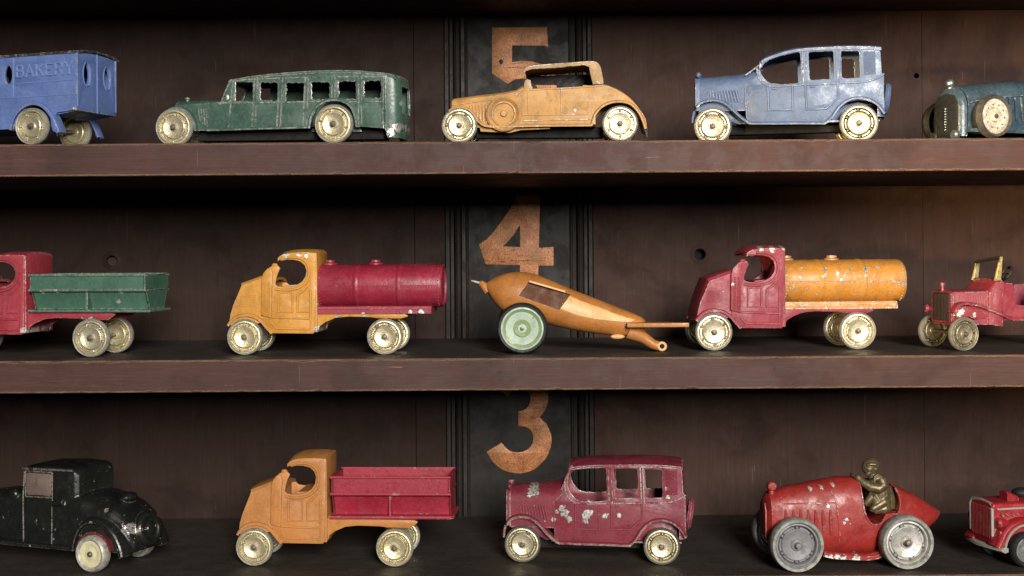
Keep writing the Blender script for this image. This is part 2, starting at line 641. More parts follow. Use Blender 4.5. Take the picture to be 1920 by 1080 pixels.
def wheel_meshes(kind):
    if kind in WHEELS:
        return WHEELS[kind]
    K = 40.0
    d, t, p = MB(), MB(), MB()
    if kind in ('gold', 'racer', 'racer_grey'):
        fat = kind != 'gold'
        tr = 0.80 if fat else 0.885
        w = 0.30 if fat else 0.18
        t.lathe([(tr * K, -w * 0.55 * K), ((tr + 0.05) * K, -w * 0.95 * K), (0.95 * K, -w * K), (0.985 * K, -w * 0.7 * K), (1.0 * K, 0), (0.985 * K, w * 0.7 * K), (0.95 * K, w * K), (tr * K, w * 0.9 * K)], (0, 0, 0), n=56)
        q = tr / 0.885
        prof = [(tr + 0.01, -0.10), (tr - 0.01, -0.165), (0.815 * q, -0.175), (0.79 * q, -0.15), (0.775 * q, -0.0), (0.605, 0.0), (0.585, -0.12), (0.55, -0.145), (0.44, -0.115), (0.30, -0.085), (0.24, -0.08), (0.20, -0.12), (0.0, -0.12)]
        for sg in (1, -1):
            d.lathe([(a * K, b * K * sg) for a, b in [(tr + 0.01, 0.0)] + prof], (0, 0, 0), n=56)
        nb = 6
        for sg in (1, -1):
            for i in range(nb):
                a0 = i * 360 / nb + 10
                a1 = (i + 1) * 360 / nb - 10
                d.tube([(x * K, -0.03 * K * sg, z * K) for x, z in arc(0, 0, 0.688 * q, a0, a1, 8)], 0.05 * K, 6)
                a = R(i * 360 / nb)
                r_ = 0.695 * q
                d.ball((r_ * K * math.cos(a), -0.04 * K * sg, r_ * K * math.sin(a)), 0.07 * K, 0.115 * K, 0.07 * K, 10, 6)
        p.lathe([(0.115 * K, 0.0), (0.115 * K, -0.30 * K), (0.09 * K, -0.36 * K), (0.0, -0.38 * K)], (0, 0, 0), n=18)
        p.lathe([(0.17 * K, -0.12 * K), (0.17 * K, -0.15 * K), (0.12 * K, -0.17 * K), (0.0, -0.17 * K)], (0, 0, 0), n=18)
    elif kind == 'disc':        # plain white painted disc with a rubber or cast tyre
        t.lathe([(0.70 * K, -0.2 * K), (0.76 * K, -0.30 * K), (0.87 * K, -0.33 * K), (0.96 * K, -0.24 * K), (1.0 * K, 0), (0.96 * K, 0.24 * K), (0.8 * K, 0.3 * K), (0.7 * K, 0.25 * K)], (0, 0, 0), n=48)
        d.lathe([(a * K, b * K) for a, b in [(0.72, 0.1), (0.72, -0.20), (0.60, -0.235), (0.5, -0.20), (0.30, -0.19), (0.26, -0.22), (0, -0.22)]], (0, 0, 0), n=48)
        p.ball((0, -0.24 * K, 0), 0.17 * K, 0.16 * K, 0.15 * K, 12, 8)
    elif kind == 'plane':
        t.lathe([(0.80 * K, -0.1 * K), (0.83 * K, -0.22 * K), (0.92 * K, -0.24 * K), (1.0 * K, -0.12 * K), (1.0 * K, 0.2 * K), (0.8 * K, 0.24 * K)], (0, 0, 0), n=56)
        d.lathe([(a * K, b * K) for a, b in [(0.83, 0.1), (0.83, -0.20), (0.76, -0.21), (0.72, -0.12), (0.64, -0.10), (0.40, -0.10), (0.33, -0.06), (0.20, -0.05), (0.17, -0.16), (0, -0.16)]], (0, 0, 0), n=56)
        p.lathe([(0.08 * K, 0), (0.08 * K, -0.22 * K), (0, -0.24 * K)], (0, 0, 0), n=14)
    elif kind == 'spoked':      # pierced pale disc, dark tyre
        t.lathe([(0.77 * K, -0.12 * K), (0.81 * K, -0.24 * K), (0.90 * K, -0.26 * K), (1.0 * K, 0), (0.90 * K, 0.26 * K), (0.77 * K, 0.2 * K)], (0, 0, 0), n=56)
        d.lathe([(a * K, b * K) for a, b in [(0.80, 0.1), (0.80, -0.16), (0.68, -0.21), (0.40, -0.14), (0.36, -0.06), (0.27, -0.05), (0.24, -0.24), (0.14, -0.26), (0.12, -0.18), (0, -0.18)]], (0, 0, 0), n=56)
        p.lathe([(0.09 * K, 0), (0.09 * K, -0.26 * K), (0, -0.28 * K)], (0, 0, 0), n=14)
    WHEELS[kind] = (d.mesh('wheel', 40), t.mesh('tyre', 40), p.mesh('axle_end', 40))
    return WHEELS[kind]


MAT['leaf_green'] = paint('leaf_green_enamel', srgb(112, 136, 84), 0.5, 0.3, seed=54, metal=(0.5, 0.52, 0.44), grime=0.5)
_wn = [0]


def wheel(root, x, y, z, r, kind='gold', mats=None, far=False, camber=0.0, toe=0.0):
    dm, tm, pm = wheel_meshes(kind)
    md, mt, mp = mats or (MAT['gold'], MAT['tyre'], MAT['pin'])
    _wn[0] += 1
    rnd = random.Random(_wn[0] * 7 + 3)
    objs = []
    for nm, me, ma, par in (('wheel', dm, md, root), ('tyre', tm, mt, None), ('axle_end', pm, mp, None)):
        key = me
        if not me.materials:
            me.materials.append(ma)
        elif me.materials[0] is not ma:
            key = me.copy()
            key.materials.clear()
            key.materials.append(ma)
        o = bpy.data.objects.new(nm, key)
        C.objects.link(o)
        o.parent = par if par is not None else objs[0]
        objs.append(o)
    w = objs[0]
    w.location = (x * U, y * U, z * U)
    w.scale = (r / 40.0,) * 3
    rot = Matrix.Rotation(R(toe) + (math.pi if far else 0), 4, 'Z') @ Matrix.Rotation(R(camber), 4, 'X') @ Matrix.Rotation(rnd.uniform(0, 6.28), 4, 'Y')
    w.rotation_euler = rot.to_euler()
    return w


def axle(root, x, z, y0, y1, r=3.2):
    MB().lathe([(0, y0), (r, y0), (r, y1), (0, y1)], (x, 0, z), 'y', 12).build('axle', MAT['pin'], root)


FENDER = [(-3, -2.6), (-3.2, 0.6), (-1.5, 2.6), (6, 3.8), (16, 4.2), (28, 3.6), (28, 0.2), (14, 0.9), (4, 0.2), (-0.8, -2.8)]


def fender_section(y0, width, lip=2.6):
    return [(y0, -lip), (y0 - 0.2, 0.6), (y0 + 1.5, 2.4), (y0 + width * 0.3, 3.6), (y0 + width * 0.6, 3.8), (y0 + width, 3.4), (y0 + width, 0.2), (y0 + width * 0.5, 0.8), (y0 + 4, 0.2), (y0 + 2.2, -lip)]


def hood_ring(x, zb, zs, zt, y0, y1, n=9, p=2.4, lean=0.0):
    """bonnet cross-section: upright sides to zs, arched to zt"""
    c = (y0 + y1) / 2
    h = (y1 - y0) / 2
    ring = [(x + lean * zb, y0, zb)]
    for i in range(n + 1):
        a = math.pi - math.pi * i / n
        ca, sa = math.cos(a), math.sin(a)
        yy = c + h * math.copysign(abs(ca) ** (2 / p), ca)
        zz = zs + (zt - zs) * abs(sa) ** (2 / p)
        ring.append((x + lean * zz, yy, zz))
    ring.append((x + lean * zb, y1, zb))
    return ring


# ------------------------------------------------------------------ the shelves and the wall behind
def structure(o):
    o['kind'] = 'structure'
    return o


def shelf_board(name, top, seed):
    rnd = random.Random(seed)
    m = MB()
    n = 520
    x0, x1 = -1350.0, 1350.0
    rings = []
    for i in range(n + 1):
        x = x0 + (x1 - x0) * i / n
        w = mnoise.noise(Vector((x * 0.012, seed * 3.1, 0))) * 1.6 + mnoise.noise(Vector((x * 0.07, seed * 5.3, 4))) * 0.9
        w2 = mnoise.noise(Vector((x * 0.02, seed * 9.1, 2))) * 1.5 + mnoise.noise(Vector((x * 0.11, seed * 2.3, 7))) * 0.9
        w3 = max(0.0, mnoise.noise(Vector((x * 0.035, seed * 4.7, 9))) - 0.28) * 8
        w4 = max(0.0, mnoise.noise(Vector((x * 0.05, seed * 7.7, 3))) - 0.30) * 7
        c = 2.4 + abs(w) * 1.3 + w3
        d = 2.2 + abs(w2) * 1.3 + w4
        rings.append([(x, 0, top - c), (x, c * 0.35, top - c * 0.35), (x, c, top), (x, 60, top), (x, DEPTH + 2, top), (x, DEPTH + 2, top - BOARD),
                      (x, d, top - BOARD), (x, d * 0.3, top - BOARD + d * 0.4), (x, 0, top - BOARD + d)])
    m.loft(rings)
    o = m.build(name, MAT['shelf'], angle=25)
    o.data.materials.append(MAT['board_top'])
    for p in o.data.polygons:
        if p.normal.z > 0.9:
            p.material_index = 1
    return structure(o)


for nm, key, sd in (('shelf_board_upper', 't', 1), ('shelf_board_middle', 'm', 2), ('shelf_board_lower', 'b', 3)):
    shelf_board(nm, SHELF[key], sd)
shelf_board('shelf_board_top', SHELF['t'] + 405, 4)

WL, _ = at(834, 540, DEPTH)
WR, _ = at(1113, 540, DEPTH)
ZLO, ZHI = -760.0, 640.0


def circle(cx, cz, r, n=28):
    return [(cx + r * math.cos(2 * math.pi * i / n), cz + r * math.sin(2 * math.pi * i / n)) for i in range(n)]


h1 = at(209, 489, DEPTH)
h2 = at(1312, 477, DEPTH)
h3 = at(1718, 142, DEPTH)
SL, _ = at(778, 540, DEPTH)
SR, _ = at(1731, 540, DEPTH)


def wall_board(name, x0, x1, dy, holes, mat):
    o = MB().plate([(x0, ZLO), (x1, ZLO), (x1, ZHI), (x0, ZHI)], DEPTH + dy, DEPTH + dy + 16, holes, 0).build(name, mat, angle=1)
    return structure(o)


pl = wall_board('back_wall_left', -1350, SL - 0.8, 0, [circle(h1[0], h1[1], 12)], MAT['back2'])
wall_board('back_wall_left_strip', SL + 0.6, WL, 1.0, [], MAT['back2'])
pr_ = wall_board('back_wall_right', WR, SR - 0.7, 0, [circle(h2[0], h2[1], 13), circle(h3[0], h3[1], 6)], MAT['back'])
wall_board('back_wall_right_end', SR + 0.5, 1350, 0.8, [], MAT['back'])
for h, r_, par, seal in ((h1, 12, pl, True), (h2, 13, pr_, True), (h3, 6, pr_, False)):
    if seal:
        MB().lathe([(r_ + 1, -0.6), (r_ + 2, -2.4), (r_ + 7, -1.8), (r_ + 11, 0.5)], (h[0], DEPTH, h[1]), 'y', 36, solid=False).build('hole_rim', par.data.materials[0], par)
bb = MB().box(-1350, 1350, DEPTH + 34, DEPTH + 40, ZLO, ZHI).build('back_wall_behind', MAT['hole'])
structure(bb)
plug = MB().lathe([(11, 0), (11, 10), (0, 13)], (h1[0] - 2, DEPTH + 9, h1[1] - 3), 'y', 24).build('wood_plug', MAT['back'], pl)

post = MB().plate([(WL + 2, ZLO), (WR - 2, ZLO), (WR - 2, ZHI), (WL + 2, ZHI)], DEPTH + 8, DEPTH + 22, (), 0).build('centre_post', MAT['black'], angle=1)
structure(post)
D0 = DEPTH + 8.5
for sx, xe, nm in ((1, WL + 1.5, 'moulding'), (-1, WR - 1.5, 'moulding')):
    prof = [(0, 0), (0, -10), (2, -12), (9, -12), (11, -9), (13, -3), (19, -3), (21, -8), (24, -12), (29, -14), (34, -12), (37, -8), (39, -3), (46, -2), (48, -5), (50.5, -6), (53, -4), (54, 0)]
    MB().plate_z([(xe + sx * a, D0 + b) for a, b in prof], ZLO + 1, ZHI - 1, (), 0.0).build(nm, MAT['black'], post, angle=20)


def numeral(name, ring, holes, zoom, label):
    ox, oy, k = zoom
    f = lambda p: at(ox + p[0] * k, oy + p[1] * k, DEPTH + 5)
    MB().plate([f(p) for p in ring], DEPTH + 6.4, DEPTH + 8.6, [[f(p) for p in h] for h in holes], 0.4).build(name, MAT['numeral'], post, label=label)


five = [(568, 125), (980, 122), (990, 275), (962, 262), (720, 260), (718, 385), (790, 374), (860, 378), (960, 405), (1040, 470), (1080, 570), (1085, 680), (1050, 790), (980, 840), (880, 862), (760, 866), (640, 850), (575, 815),
        (650, 745), (720, 770), (800, 774), (865, 752), (912, 705), (925, 640), (905, 570), (860, 522), (800, 508), (740, 516), (685, 548), (568, 470)]
numeral('numeral_five', five, [], (780, 20, 0.25), 'copper coloured numeral 5 behind the orange roadster')
four = [(400, 82), (532, 82), (525, 385), (610, 378), (610, 488), (522, 487), (520, 640), (415, 640), (415, 485), (215, 480), (178, 365), (225, 332), (270, 282), (330, 200), (365, 145)]
numeral('numeral_four', four, [[(415, 252), (415, 380), (315, 376), (350, 345), (380, 308)]], (840, 340, 0.32411), 'copper coloured numeral 4 above the orange aeroplane')
three = smooth([(465, 860), (520, 945), (600, 1005), (720, 1030), (830, 1000), (920, 920), (965, 820), (968, 730), (930, 640)], 4)[:-1] + [(930, 640), (878, 592)] + \
    smooth([(878, 592), (925, 530), (945, 450), (930, 350), (870, 285), (780, 248), (680, 245), (590, 285), (530, 350)], 4)[1:] + [(530, 350), (630, 430)] + \
    smooth([(630, 430), (680, 370), (740, 365), (790, 395), (806, 450), (790, 505), (755, 535), (712, 545)], 3)[1:] + [(712, 662)] + \
    smooth([(712, 662), (770, 668), (815, 700), (828, 760), (810, 815), (760, 855), (700, 865), (640, 850), (580, 790)], 3)[1:]
numeral('numeral_three', three, [], (800, 640, 360 / 1495), 'copper coloured numeral 3 half hidden by the middle shelf')


nx, nz = at(939, 115, DEPTH)
MB().ball((nx, DEPTH + 5.5, nz), 4.5, 3.2, 5.5).build('nail_head', MAT['darkmetal'], post)


# ------------------------------------------------------------------ lorries with a hooded cab
def wheels4(root, xs, r, y0, y1, kind='gold', mats=None, ax=True, toes=(0, 0)):
    for i, x in enumerate(xs):
        wheel(root, x, y0, r, r, kind, mats, toe=toes[i])
        wheel(root, x, y1, r, r, kind, mats, far=True, toe=toes[i])
        if ax:
            axle(root, x, r, y0 + 2, y1 - 2)


def hooded_lorry(root, cab, det, W=112, zs=1.0, wb=280, r_=37.5, tank=False):
    m = sim((305, 820), (1365, 797), 280, r_, zs)
    mm = lambda L: [m(p) for p in L]
    mouth = [(548, 298), (536, 340), (528, 388), (545, 404), (585, 410), (640, 408), (690, 392), (730, 365), (756, 322), (762, 275), (748, 232), (715, 203), (665, 190), (615, 189), (576, 199)]
    side = [(440, 655), (440, 330), (452, 290), (482, 252), (512, 238), (548, 240), (564, 260)] + mouth + [(552, 190), (545, 176), (568, 156), (620, 138), (700, 130), (836, 132), (834, 765), (822, 784), (512, 786), (478, 742), (440, 690)]
    b = MB().plate(mm(side), 0, 7, (), 1.6)
    b.build('cab_side', cab, root)
    far = [(440, 655), (440, 400), (470, 376), (528, 386)] + mouth[2:] + side[side.index((552, 190)):]
    MB().plate(mm(far), W - 7, W, (), 1.6).build('cab_side', cab, root)
    # raised arch round the opening and panel beads on the door
    tr = MB()
    rim = [(528, 425), (575, 434), (640, 432), (700, 418), (748, 386), (778, 338), (785, 275), (770, 220), (735, 184), (680, 168), (615, 168)]
    tr.bead(smooth(mm(rim), 3), -0.8, 2.7)
    tr.bead(mm([(560, 452), (662, 452), (662, 612), (560, 612)]), -0.8, 2.5, True)
    tr.bead(mm([(800, 440), (800, 608), (702, 608), (702, 470), (740, 440), (775, 400)]), -0.8, 2.5)
    tr.bead(mm([(512, 655), (800, 662)]), -0.8, 2.3)
    tr.bead(mm([(800, 612), (802, 748), (540, 744), (508, 700)]), -0.8, 2.3)
    tr.build('panel_beading', det, root, 'stuff')
    # cowl band with its ladder of louvres
    band = [(428, 640), (428, 345), (440, 300), (470, 262), (498, 262), (512, 300), (507, 380), (505, 662)]
    MB().plate(mm(band), -4.5, 1.5, (), 1.8).build('cowl_band', cab, root)
    MB().plate(mm([(428, 640), (428, 390), (470, 360), (507, 380), (505, 662)]), W - 1.5, W + 4.5, (), 1.8).build('cowl_band', cab, root)
    lv = MB()
    for i in range(19):
        for j in (0, 1):
            zc = 375 + i * 14
            a = m(446 + j * 30, zc)
            c = m(464 + j * 30, zc + 1)
            lv.tube([(a[0], -4.8, a[1]), (c[0], -4.8, c[1])], 1.25, 5)
    lv.build('cowl_louvres', det, root, 'stuff')
    # cowl top bridging both sides
    ct = smooth(mm([(430, 380), (450, 368), (480, 360), (522, 364)]), 3)
    MB().shell(ct, 1, W - 1, 7, 5).build('cowl_top', cab, root)
    MB().plate_x([(3, m(500, 372)[1]), (W - 3, m(500, 372)[1]), (W - 3, m(0, 700)[1]), (3, m(0, 700)[1])], m(470, 0)[0], m(470, 0)[0] + 4).build('firewall', cab, root)
    # bonnet: sloping nose, chamfered top
    rings = []
    hb = [(174, 727), (184, 640), (203, 560), (261, 388), (440, 314), (440, 700), (300, 727)]
    hi = [(178, 726), (188, 640), (208, 566), (268, 408), (440, 336), (440, 699), (300, 726)]
    hl = [(170, 727), (180, 638), (199, 556), (258, 380), (440, 306), (440, 700), (300, 727)]
    for y, L in ((4, hi), (6, hi), (11, hb), (24, hl), (W - 24, hl), (W - 11, hb), (W - 6, hi), (W - 4, hi)):
        rings.append([(x, y, z) for x, z in mm(L)])
    MB().loft(rings).build('bonnet', cab, root, angle=24)
    gr = MB()
    for i in range(11):
        for j in range(7):
            x, z = m(262 + i * 11.5 - j * 1.5, 486 + j * 14 - i * 0.8)
            gr.box(x - 1.0, x + 1.0, 2.0, 5.2, z - 1.2, z + 1.2)
    gr.build('bonnet_grid', det, root, 'stuff')
    cap = m(524, 236)
    MB().ball((cap[0] - 1, 3.5, cap[1]), 6.5, 4.5, 4.5).build('filler_cap', cab, root)
    # front wings
    fp = smooth(mm([(172, 730), (198, 690), (240, 655), (305, 640), (370, 650), (425, 685), (470, 738), (512, 784)]), 4)
    for y0 in (-2, W - 22):
        MB().sweep(fp, fender_section(y0, 24, 3.0) if y0 < 0 else [(W - y + 0, n) for y, n in fender_section(-2, 24, 3.0)][::-1]).build('front_wing', cab, root)
    # roof, back, seat, floor
    rp = smooth(mm([(545, 178), (570, 155), (620, 138), (700, 130), (770, 129), (836, 133)]), 3)
    MB().shell(rp, 0.5, W - 0.5, 7, 6).build('cab_roof', cab, root)
    xb = m(836, 0)[0]
    zt, zb = m(836, 140)[1], m(836, 770)[1]
    MB().plate_x([(2, zb), (W - 2, zb), (W - 2, zt + 1), (W * 0.75, zt + 5), (W / 2, zt + 6.5), (W * 0.25, zt + 5), (2, zt + 1)], xb - 6, xb, (), 1.2).build('cab_back', cab, root)
    s0, s1 = m(600, 405), m(790, 470)
    MB().loft([[(s0[0], y, s1[1]), (s0[0], y, s0[1] - 4), (s0[0] + 6, y, s0[1] + 2), (s1[0] - 6, y, s0[1] + 4), (s1[0] + 6, y, s0[1] + 30), (s1[0] + 10, y, s1[1])] for y in (9, W - 9)]).build('seat', cab, root)
    MB().box(m(480, 0)[0], xb - 4, 6, W - 6, zb + 1, zb + 5).build('cab_floor', cab, root)
    # frame behind the cab
    ft = 24 if tank else 0
    fr = [(838, 600 + ft), (870, 588 + ft), (1500, 590 + ft), (1530, 600 + ft), (1528, 612 + ft), (1478, 652), (1440, 652), (1300, 652), (1250, 645), (1080, 643), (985, 655), (910, 690), (868, 722), (850, 772), (838, 775)]
    MB().plate(mm(fr), 8, 15, (), 1.4).build('frame_rail', cab, root)
    MB().plate(mm(fr), W - 15, W - 8, (), 1.4).build('frame_rail', cab, root)
    MB().box(xb + 1, m(1515, 0)[0], 14, W - 14, m(0, 622 + ft)[1], m(0, 599 + ft)[1]).build('frame_deck', cab, root)
    wheels4(root, (0, wb), r_, 2, W - 2, ax=True)
    return m


def tank_body(root, mat, W=112):
    m = sim((355, 725), (1455, 712), 289, 37.0)
    x0, x1 = m(884, 0)[0], m(1838, 0)[0]
    zt, zb = m(1300, 172)[1], m(1300, 505)[1]
    c, hz, hy = (zt + zb) / 2, (zt - zb) / 2, W / 2 - 3
    ang = lambda n: [2 * math.pi * k / n for k in range(n)]

    def ring(x, k=1.0, n=48):
        return [(x, W / 2 + hy * k * math.copysign(abs(math.cos(a)) ** 0.9, math.cos(a)), c + hz * k * math.copysign(abs(math.sin(a)) ** 0.9, math.sin(a))) for a in ang(n)]
    MB().loft([ring(x0, 0.90), ring(x0 + 1, 0.985), ring(x0 + 4), ring(x1 - 9), ring(x1 - 3, 0.985), ring(x1, 0.95), ring(x1 + 0.4, 0.90), ring(x1 - 3, 0.88)]).build('tank', mat, root)
    yside = lambda z, off=0.0: W / 2 - (hy + off) * max(0.0, 1 - abs((z - c) / (hz + off)) ** (2 / 0.9)) ** 0.45
    rv = MB()
    seam = m(1300, 345)[1]
    n = 44
    for i in range(n):
        x = x0 + 8 + (x1 - x0 - 16) * i / (n - 1)
        rv.ball((x, yside(seam), seam), 1.6, 1.6, 1.6, 6, 4)
    for xx in (x0 + 7, x1 - 7):
        for i in range(13):
            z = c + hz * math.sin(R(-62 + i * 9.5))
            rv.ball((xx, yside(z), z), 1.6, 1.6, 1.6, 6, 4)
    rv.build('rivets', mat, root, 'stuff')
    for xx in (m(1187, 0)[0], m(1512, 0)[0]):
        MB().loft([[(xx + dx, W / 2 + (hy + o_) * math.copysign(abs(math.cos(a)) ** 0.9, math.cos(a)), c + (hz + o_) * math.copysign(abs(math.sin(a)) ** 0.9, math.sin(a))) for a in ang(48)] for dx, o_ in ((-6.5, -0.6), (-4, 0.8), (0, 1.5), (4, 0.8), (6.5, -0.6))], cap=False).build('tank_band', mat, root)
    MB().tube([(x0 + 4, yside(seam + 2), seam + 2.2), (x1 - 4, yside(seam + 2), seam + 2.2)], 0.8, 5).build('tank_seam', mat, root)
    for zx in (958, 1312):
        x = m(zx, 0)[0]
        MB().lathe([(17, -7), (15, 1.5), (10, 4), (9.5, 8), (0, 8.5)], (x, W / 2, zt), 'z', 24).ball((x - 5, W / 2 - 6, zt + 6.5), 3.5, 3, 2).ball((x + 6, W / 2 - 6, zt + 6), 3.2, 3, 2).build('filler_cap', mat, root)
    xa, xe = m(886, 0)[0], m(1762, 0)[0]
    z1, z2, z3 = m(1300, 493)[1], m(1300, 516)[1], m(1300, 545)[1]
    sec = [(3, z3), (3, z2 + 0.5), (6, z2 + 1.5), (7, z1), (14, z1 + 2), (W - 14, z1 + 2), (W - 7, z1), (W - 6, z2 + 1.5), (W - 3, z2 + 0.5), (W - 3, z3)]
    MB().loft([[(x, y, z) for y, z in sec] for x in (xa, xa + 1, xe - 5, xe)]).build('tank_skirt', mat, root, angle=20)


def tipper_body(root, mat, W=112, zs=1.0):
    m = sim((305, 820), (1365, 797), 280, 37.5, zs)
    x0, x1 = m(876, 0)[0], m(1764, 0)[0]
    z = lambda y: m(1320, y)[1]
    zt, zr0, zr1, zl, zf0, zf1 = z(262), z(378), z(402), z(530), z(556), z(584)
    # outer: wall, rail, tapered lower part, base flange; hollow above
    sec = [(0, zt), (0, zr0), (0.4, zr1 + 1), (7, zr1 - 4), (19, zl), (20, zf0), (W - 20, zf0), (W - 19, zl), (W - 7, zr1 - 4), (W - 0.4, zr1 + 1), (W, zr0), (W, zt),
           (W - 4, zt), (W - 4, zr0), (W - 11, zr1 - 4), (W - 23, zf0 + 5), (23, zf0 + 5), (11, zr1 - 4), (4, zr0), (4, zt)]
    MB().loft([[(x, y, zz) for y, zz in sec] for x in (x0, x1)]).build('tipper_tub', mat, root, angle=18)
    end = sec[:12]
    for xa, xb, nm in ((x0 - 0.5, x0 + 4, 'headboard'), (x1 - 4, x1 + 0.5, 'tailboard')):
        MB().loft([[(x, y, zz) for y, zz in end] for x in (xa, xb)]).build(nm, mat, root, angle=18)
    for zc, rr, nm in ((zt, 2.6, 'top_rail'), ((zr0 + zr1) / 2, 2.9, 'side_rail')):
        yy = -1.2
        MB().tube([(x0 - 1, yy, zc), (x1 + 1, yy, zc), (x1 + 1, W + 1.2, zc), (x0 - 1, W + 1.2, zc), (x0 - 1, yy, zc)], rr, 8).build(nm, mat, root)
    MB().plate_z([(x0 - 4, -2), (x1 + 2, -2), (x1 + 8, 6), (x1 + 8, W - 6), (x1 + 2, W + 2), (x0 - 4, W + 2)], zf1 + 1, zf0 - 0.5, (), 1.4).build('base_flange', mat, root)
    xr = m(1315, 0)[0]
    for a in (0, 1):
        yy = lambda y: y if a == 0 else W - y
        MB().loft([[(xr - 2, yy(0.2), zr1 + 2), (xr + 2, yy(0.2), zr1 + 2), (xr + 2, yy(18), zr1 + 2), (xr - 2, yy(18), zr1 + 2)],
                   [(xr - 2, yy(-0.5), zf0 - 1), (xr + 2, yy(-0.5), zf0 - 1), (xr + 2, yy(22), zf0 - 1), (xr - 2, yy(22), zf0 - 1)]]).build('side_rib', mat, root)


P_mar = paint('maroon_enamel', srgb(142, 48, 62), 0.46, 0.15, seed=1, grime=0.45, spots=[(118, 200, 9), (96, 202, 8), (140, 204, 6), (38, 132, 5), (20, 118, 3)])
P_red1 = paint('maroon_cab_enamel', srgb(146, 46, 58), 0.6, 0.15, seed=2, spots=[(262, 64, 16), (276, 72, 10), (140, 52, 9)])
P_yel = paint('yellow_enamel', srgb(190, 133, 48), 0.52, 0.12, seed=3, grime=0.55, spots=[(-37, 32, 13), (186, 70, 12), (146, 52, 9), (44, 26, 7), (108, 197, 7), (84, 197, 9), (62, 190, 8), (124, 196, 7), (122, 160, 6), (238, 74, 6)])
P_tkr = paint('crimson_tank_enamel', srgb(140, 34, 54), 0.25, 0.03, seed=4, rough=0.28, grime=0.45, spots=[(352, 84, 9), (236, 82, 5), (330, 84, 6)])
P_tky = paint('ochre_tank_enamel', srgb(186, 126, 48), 0.8, 0.80, seed=5, alt=srgb(200, 160, 98), grime=0.75, spots=[(252, 152, 6), (226, 160, 7), (226, 150, 5), (308, 160, 8), (308, 148, 5), (352, 78, 10), (300, 80, 7), (320, 79, 8), (188, 122, 4), (258, 140, 4), (390, 130, 6), (392, 150, 6)])
P_org = paint('orange_enamel', srgb(178, 118, 60), 0.4, 0.04, seed=6, grime=0.4)
P_bed = paint('crimson_tub_enamel', srgb(146, 32, 50), 0.35, 0.04, seed=7, grime=0.4)
D_mar = paint('maroon_relief', srgb(142, 48, 62), 0.12, 0.0, seed=1, grime=0.35)
D_red = paint('maroon_cab_relief', srgb(146, 46, 58), 0.2, 0.0, seed=2, grime=0.35)
D_yel = paint('yellow_relief', srgb(190, 133, 48), 0.12, 0.0, seed=3, grime=0.45)
D_org = paint('orange_relief', srgb(178, 118, 60), 0.1, 0.0, seed=6, grime=0.4)
P_grn = paint('green_tub_enamel', srgb(62, 98, 82), 0.74, 0.16, seed=8, grime=0.4, spots=[(180, 126, 6), (210, 128, 6), (330, 108, 6), (340, 126, 5), (175, 76, 5), (356, 76, 8)])

t = toy('tipper_lorry', 'maroon toy lorry with green tipper tub, cut off by the left edge', 'toy truck', 170 - 252, 'm', 120, -8)
hooded_lorry(t, P_red1, D_red, zs=0.90)
tipper_body(t, P_grn, zs=0.86)
t = toy('tank_lorry', 'yellow toy lorry with dark red tank body', 'toy truck', 459, 'm', 110, -3, scale=0.985)
hooded_lorry(t, P_yel, D_yel, zs=0.93, r_=36, tank=True)
tank_body(t, P_tkr)
t = toy('tank_lorry', 'maroon toy lorry with chipped orange tank body', 'toy truck', 1338, 'm', 140, 3)
hooded_lorry(t, P_mar, D_mar, zs=0.92, wb=289, r_=37.5, tank=True)
tank_body(t, P_tky)
t = toy('tipper_lorry', 'orange toy lorry with red tipper tub on the lowest shelf', 'toy truck', 477, 'b', 108, -3, scale=0.985)
hooded_lorry(t, P_org, D_org, zs=0.98)
tipper_body(t, P_bed, zs=0.98)


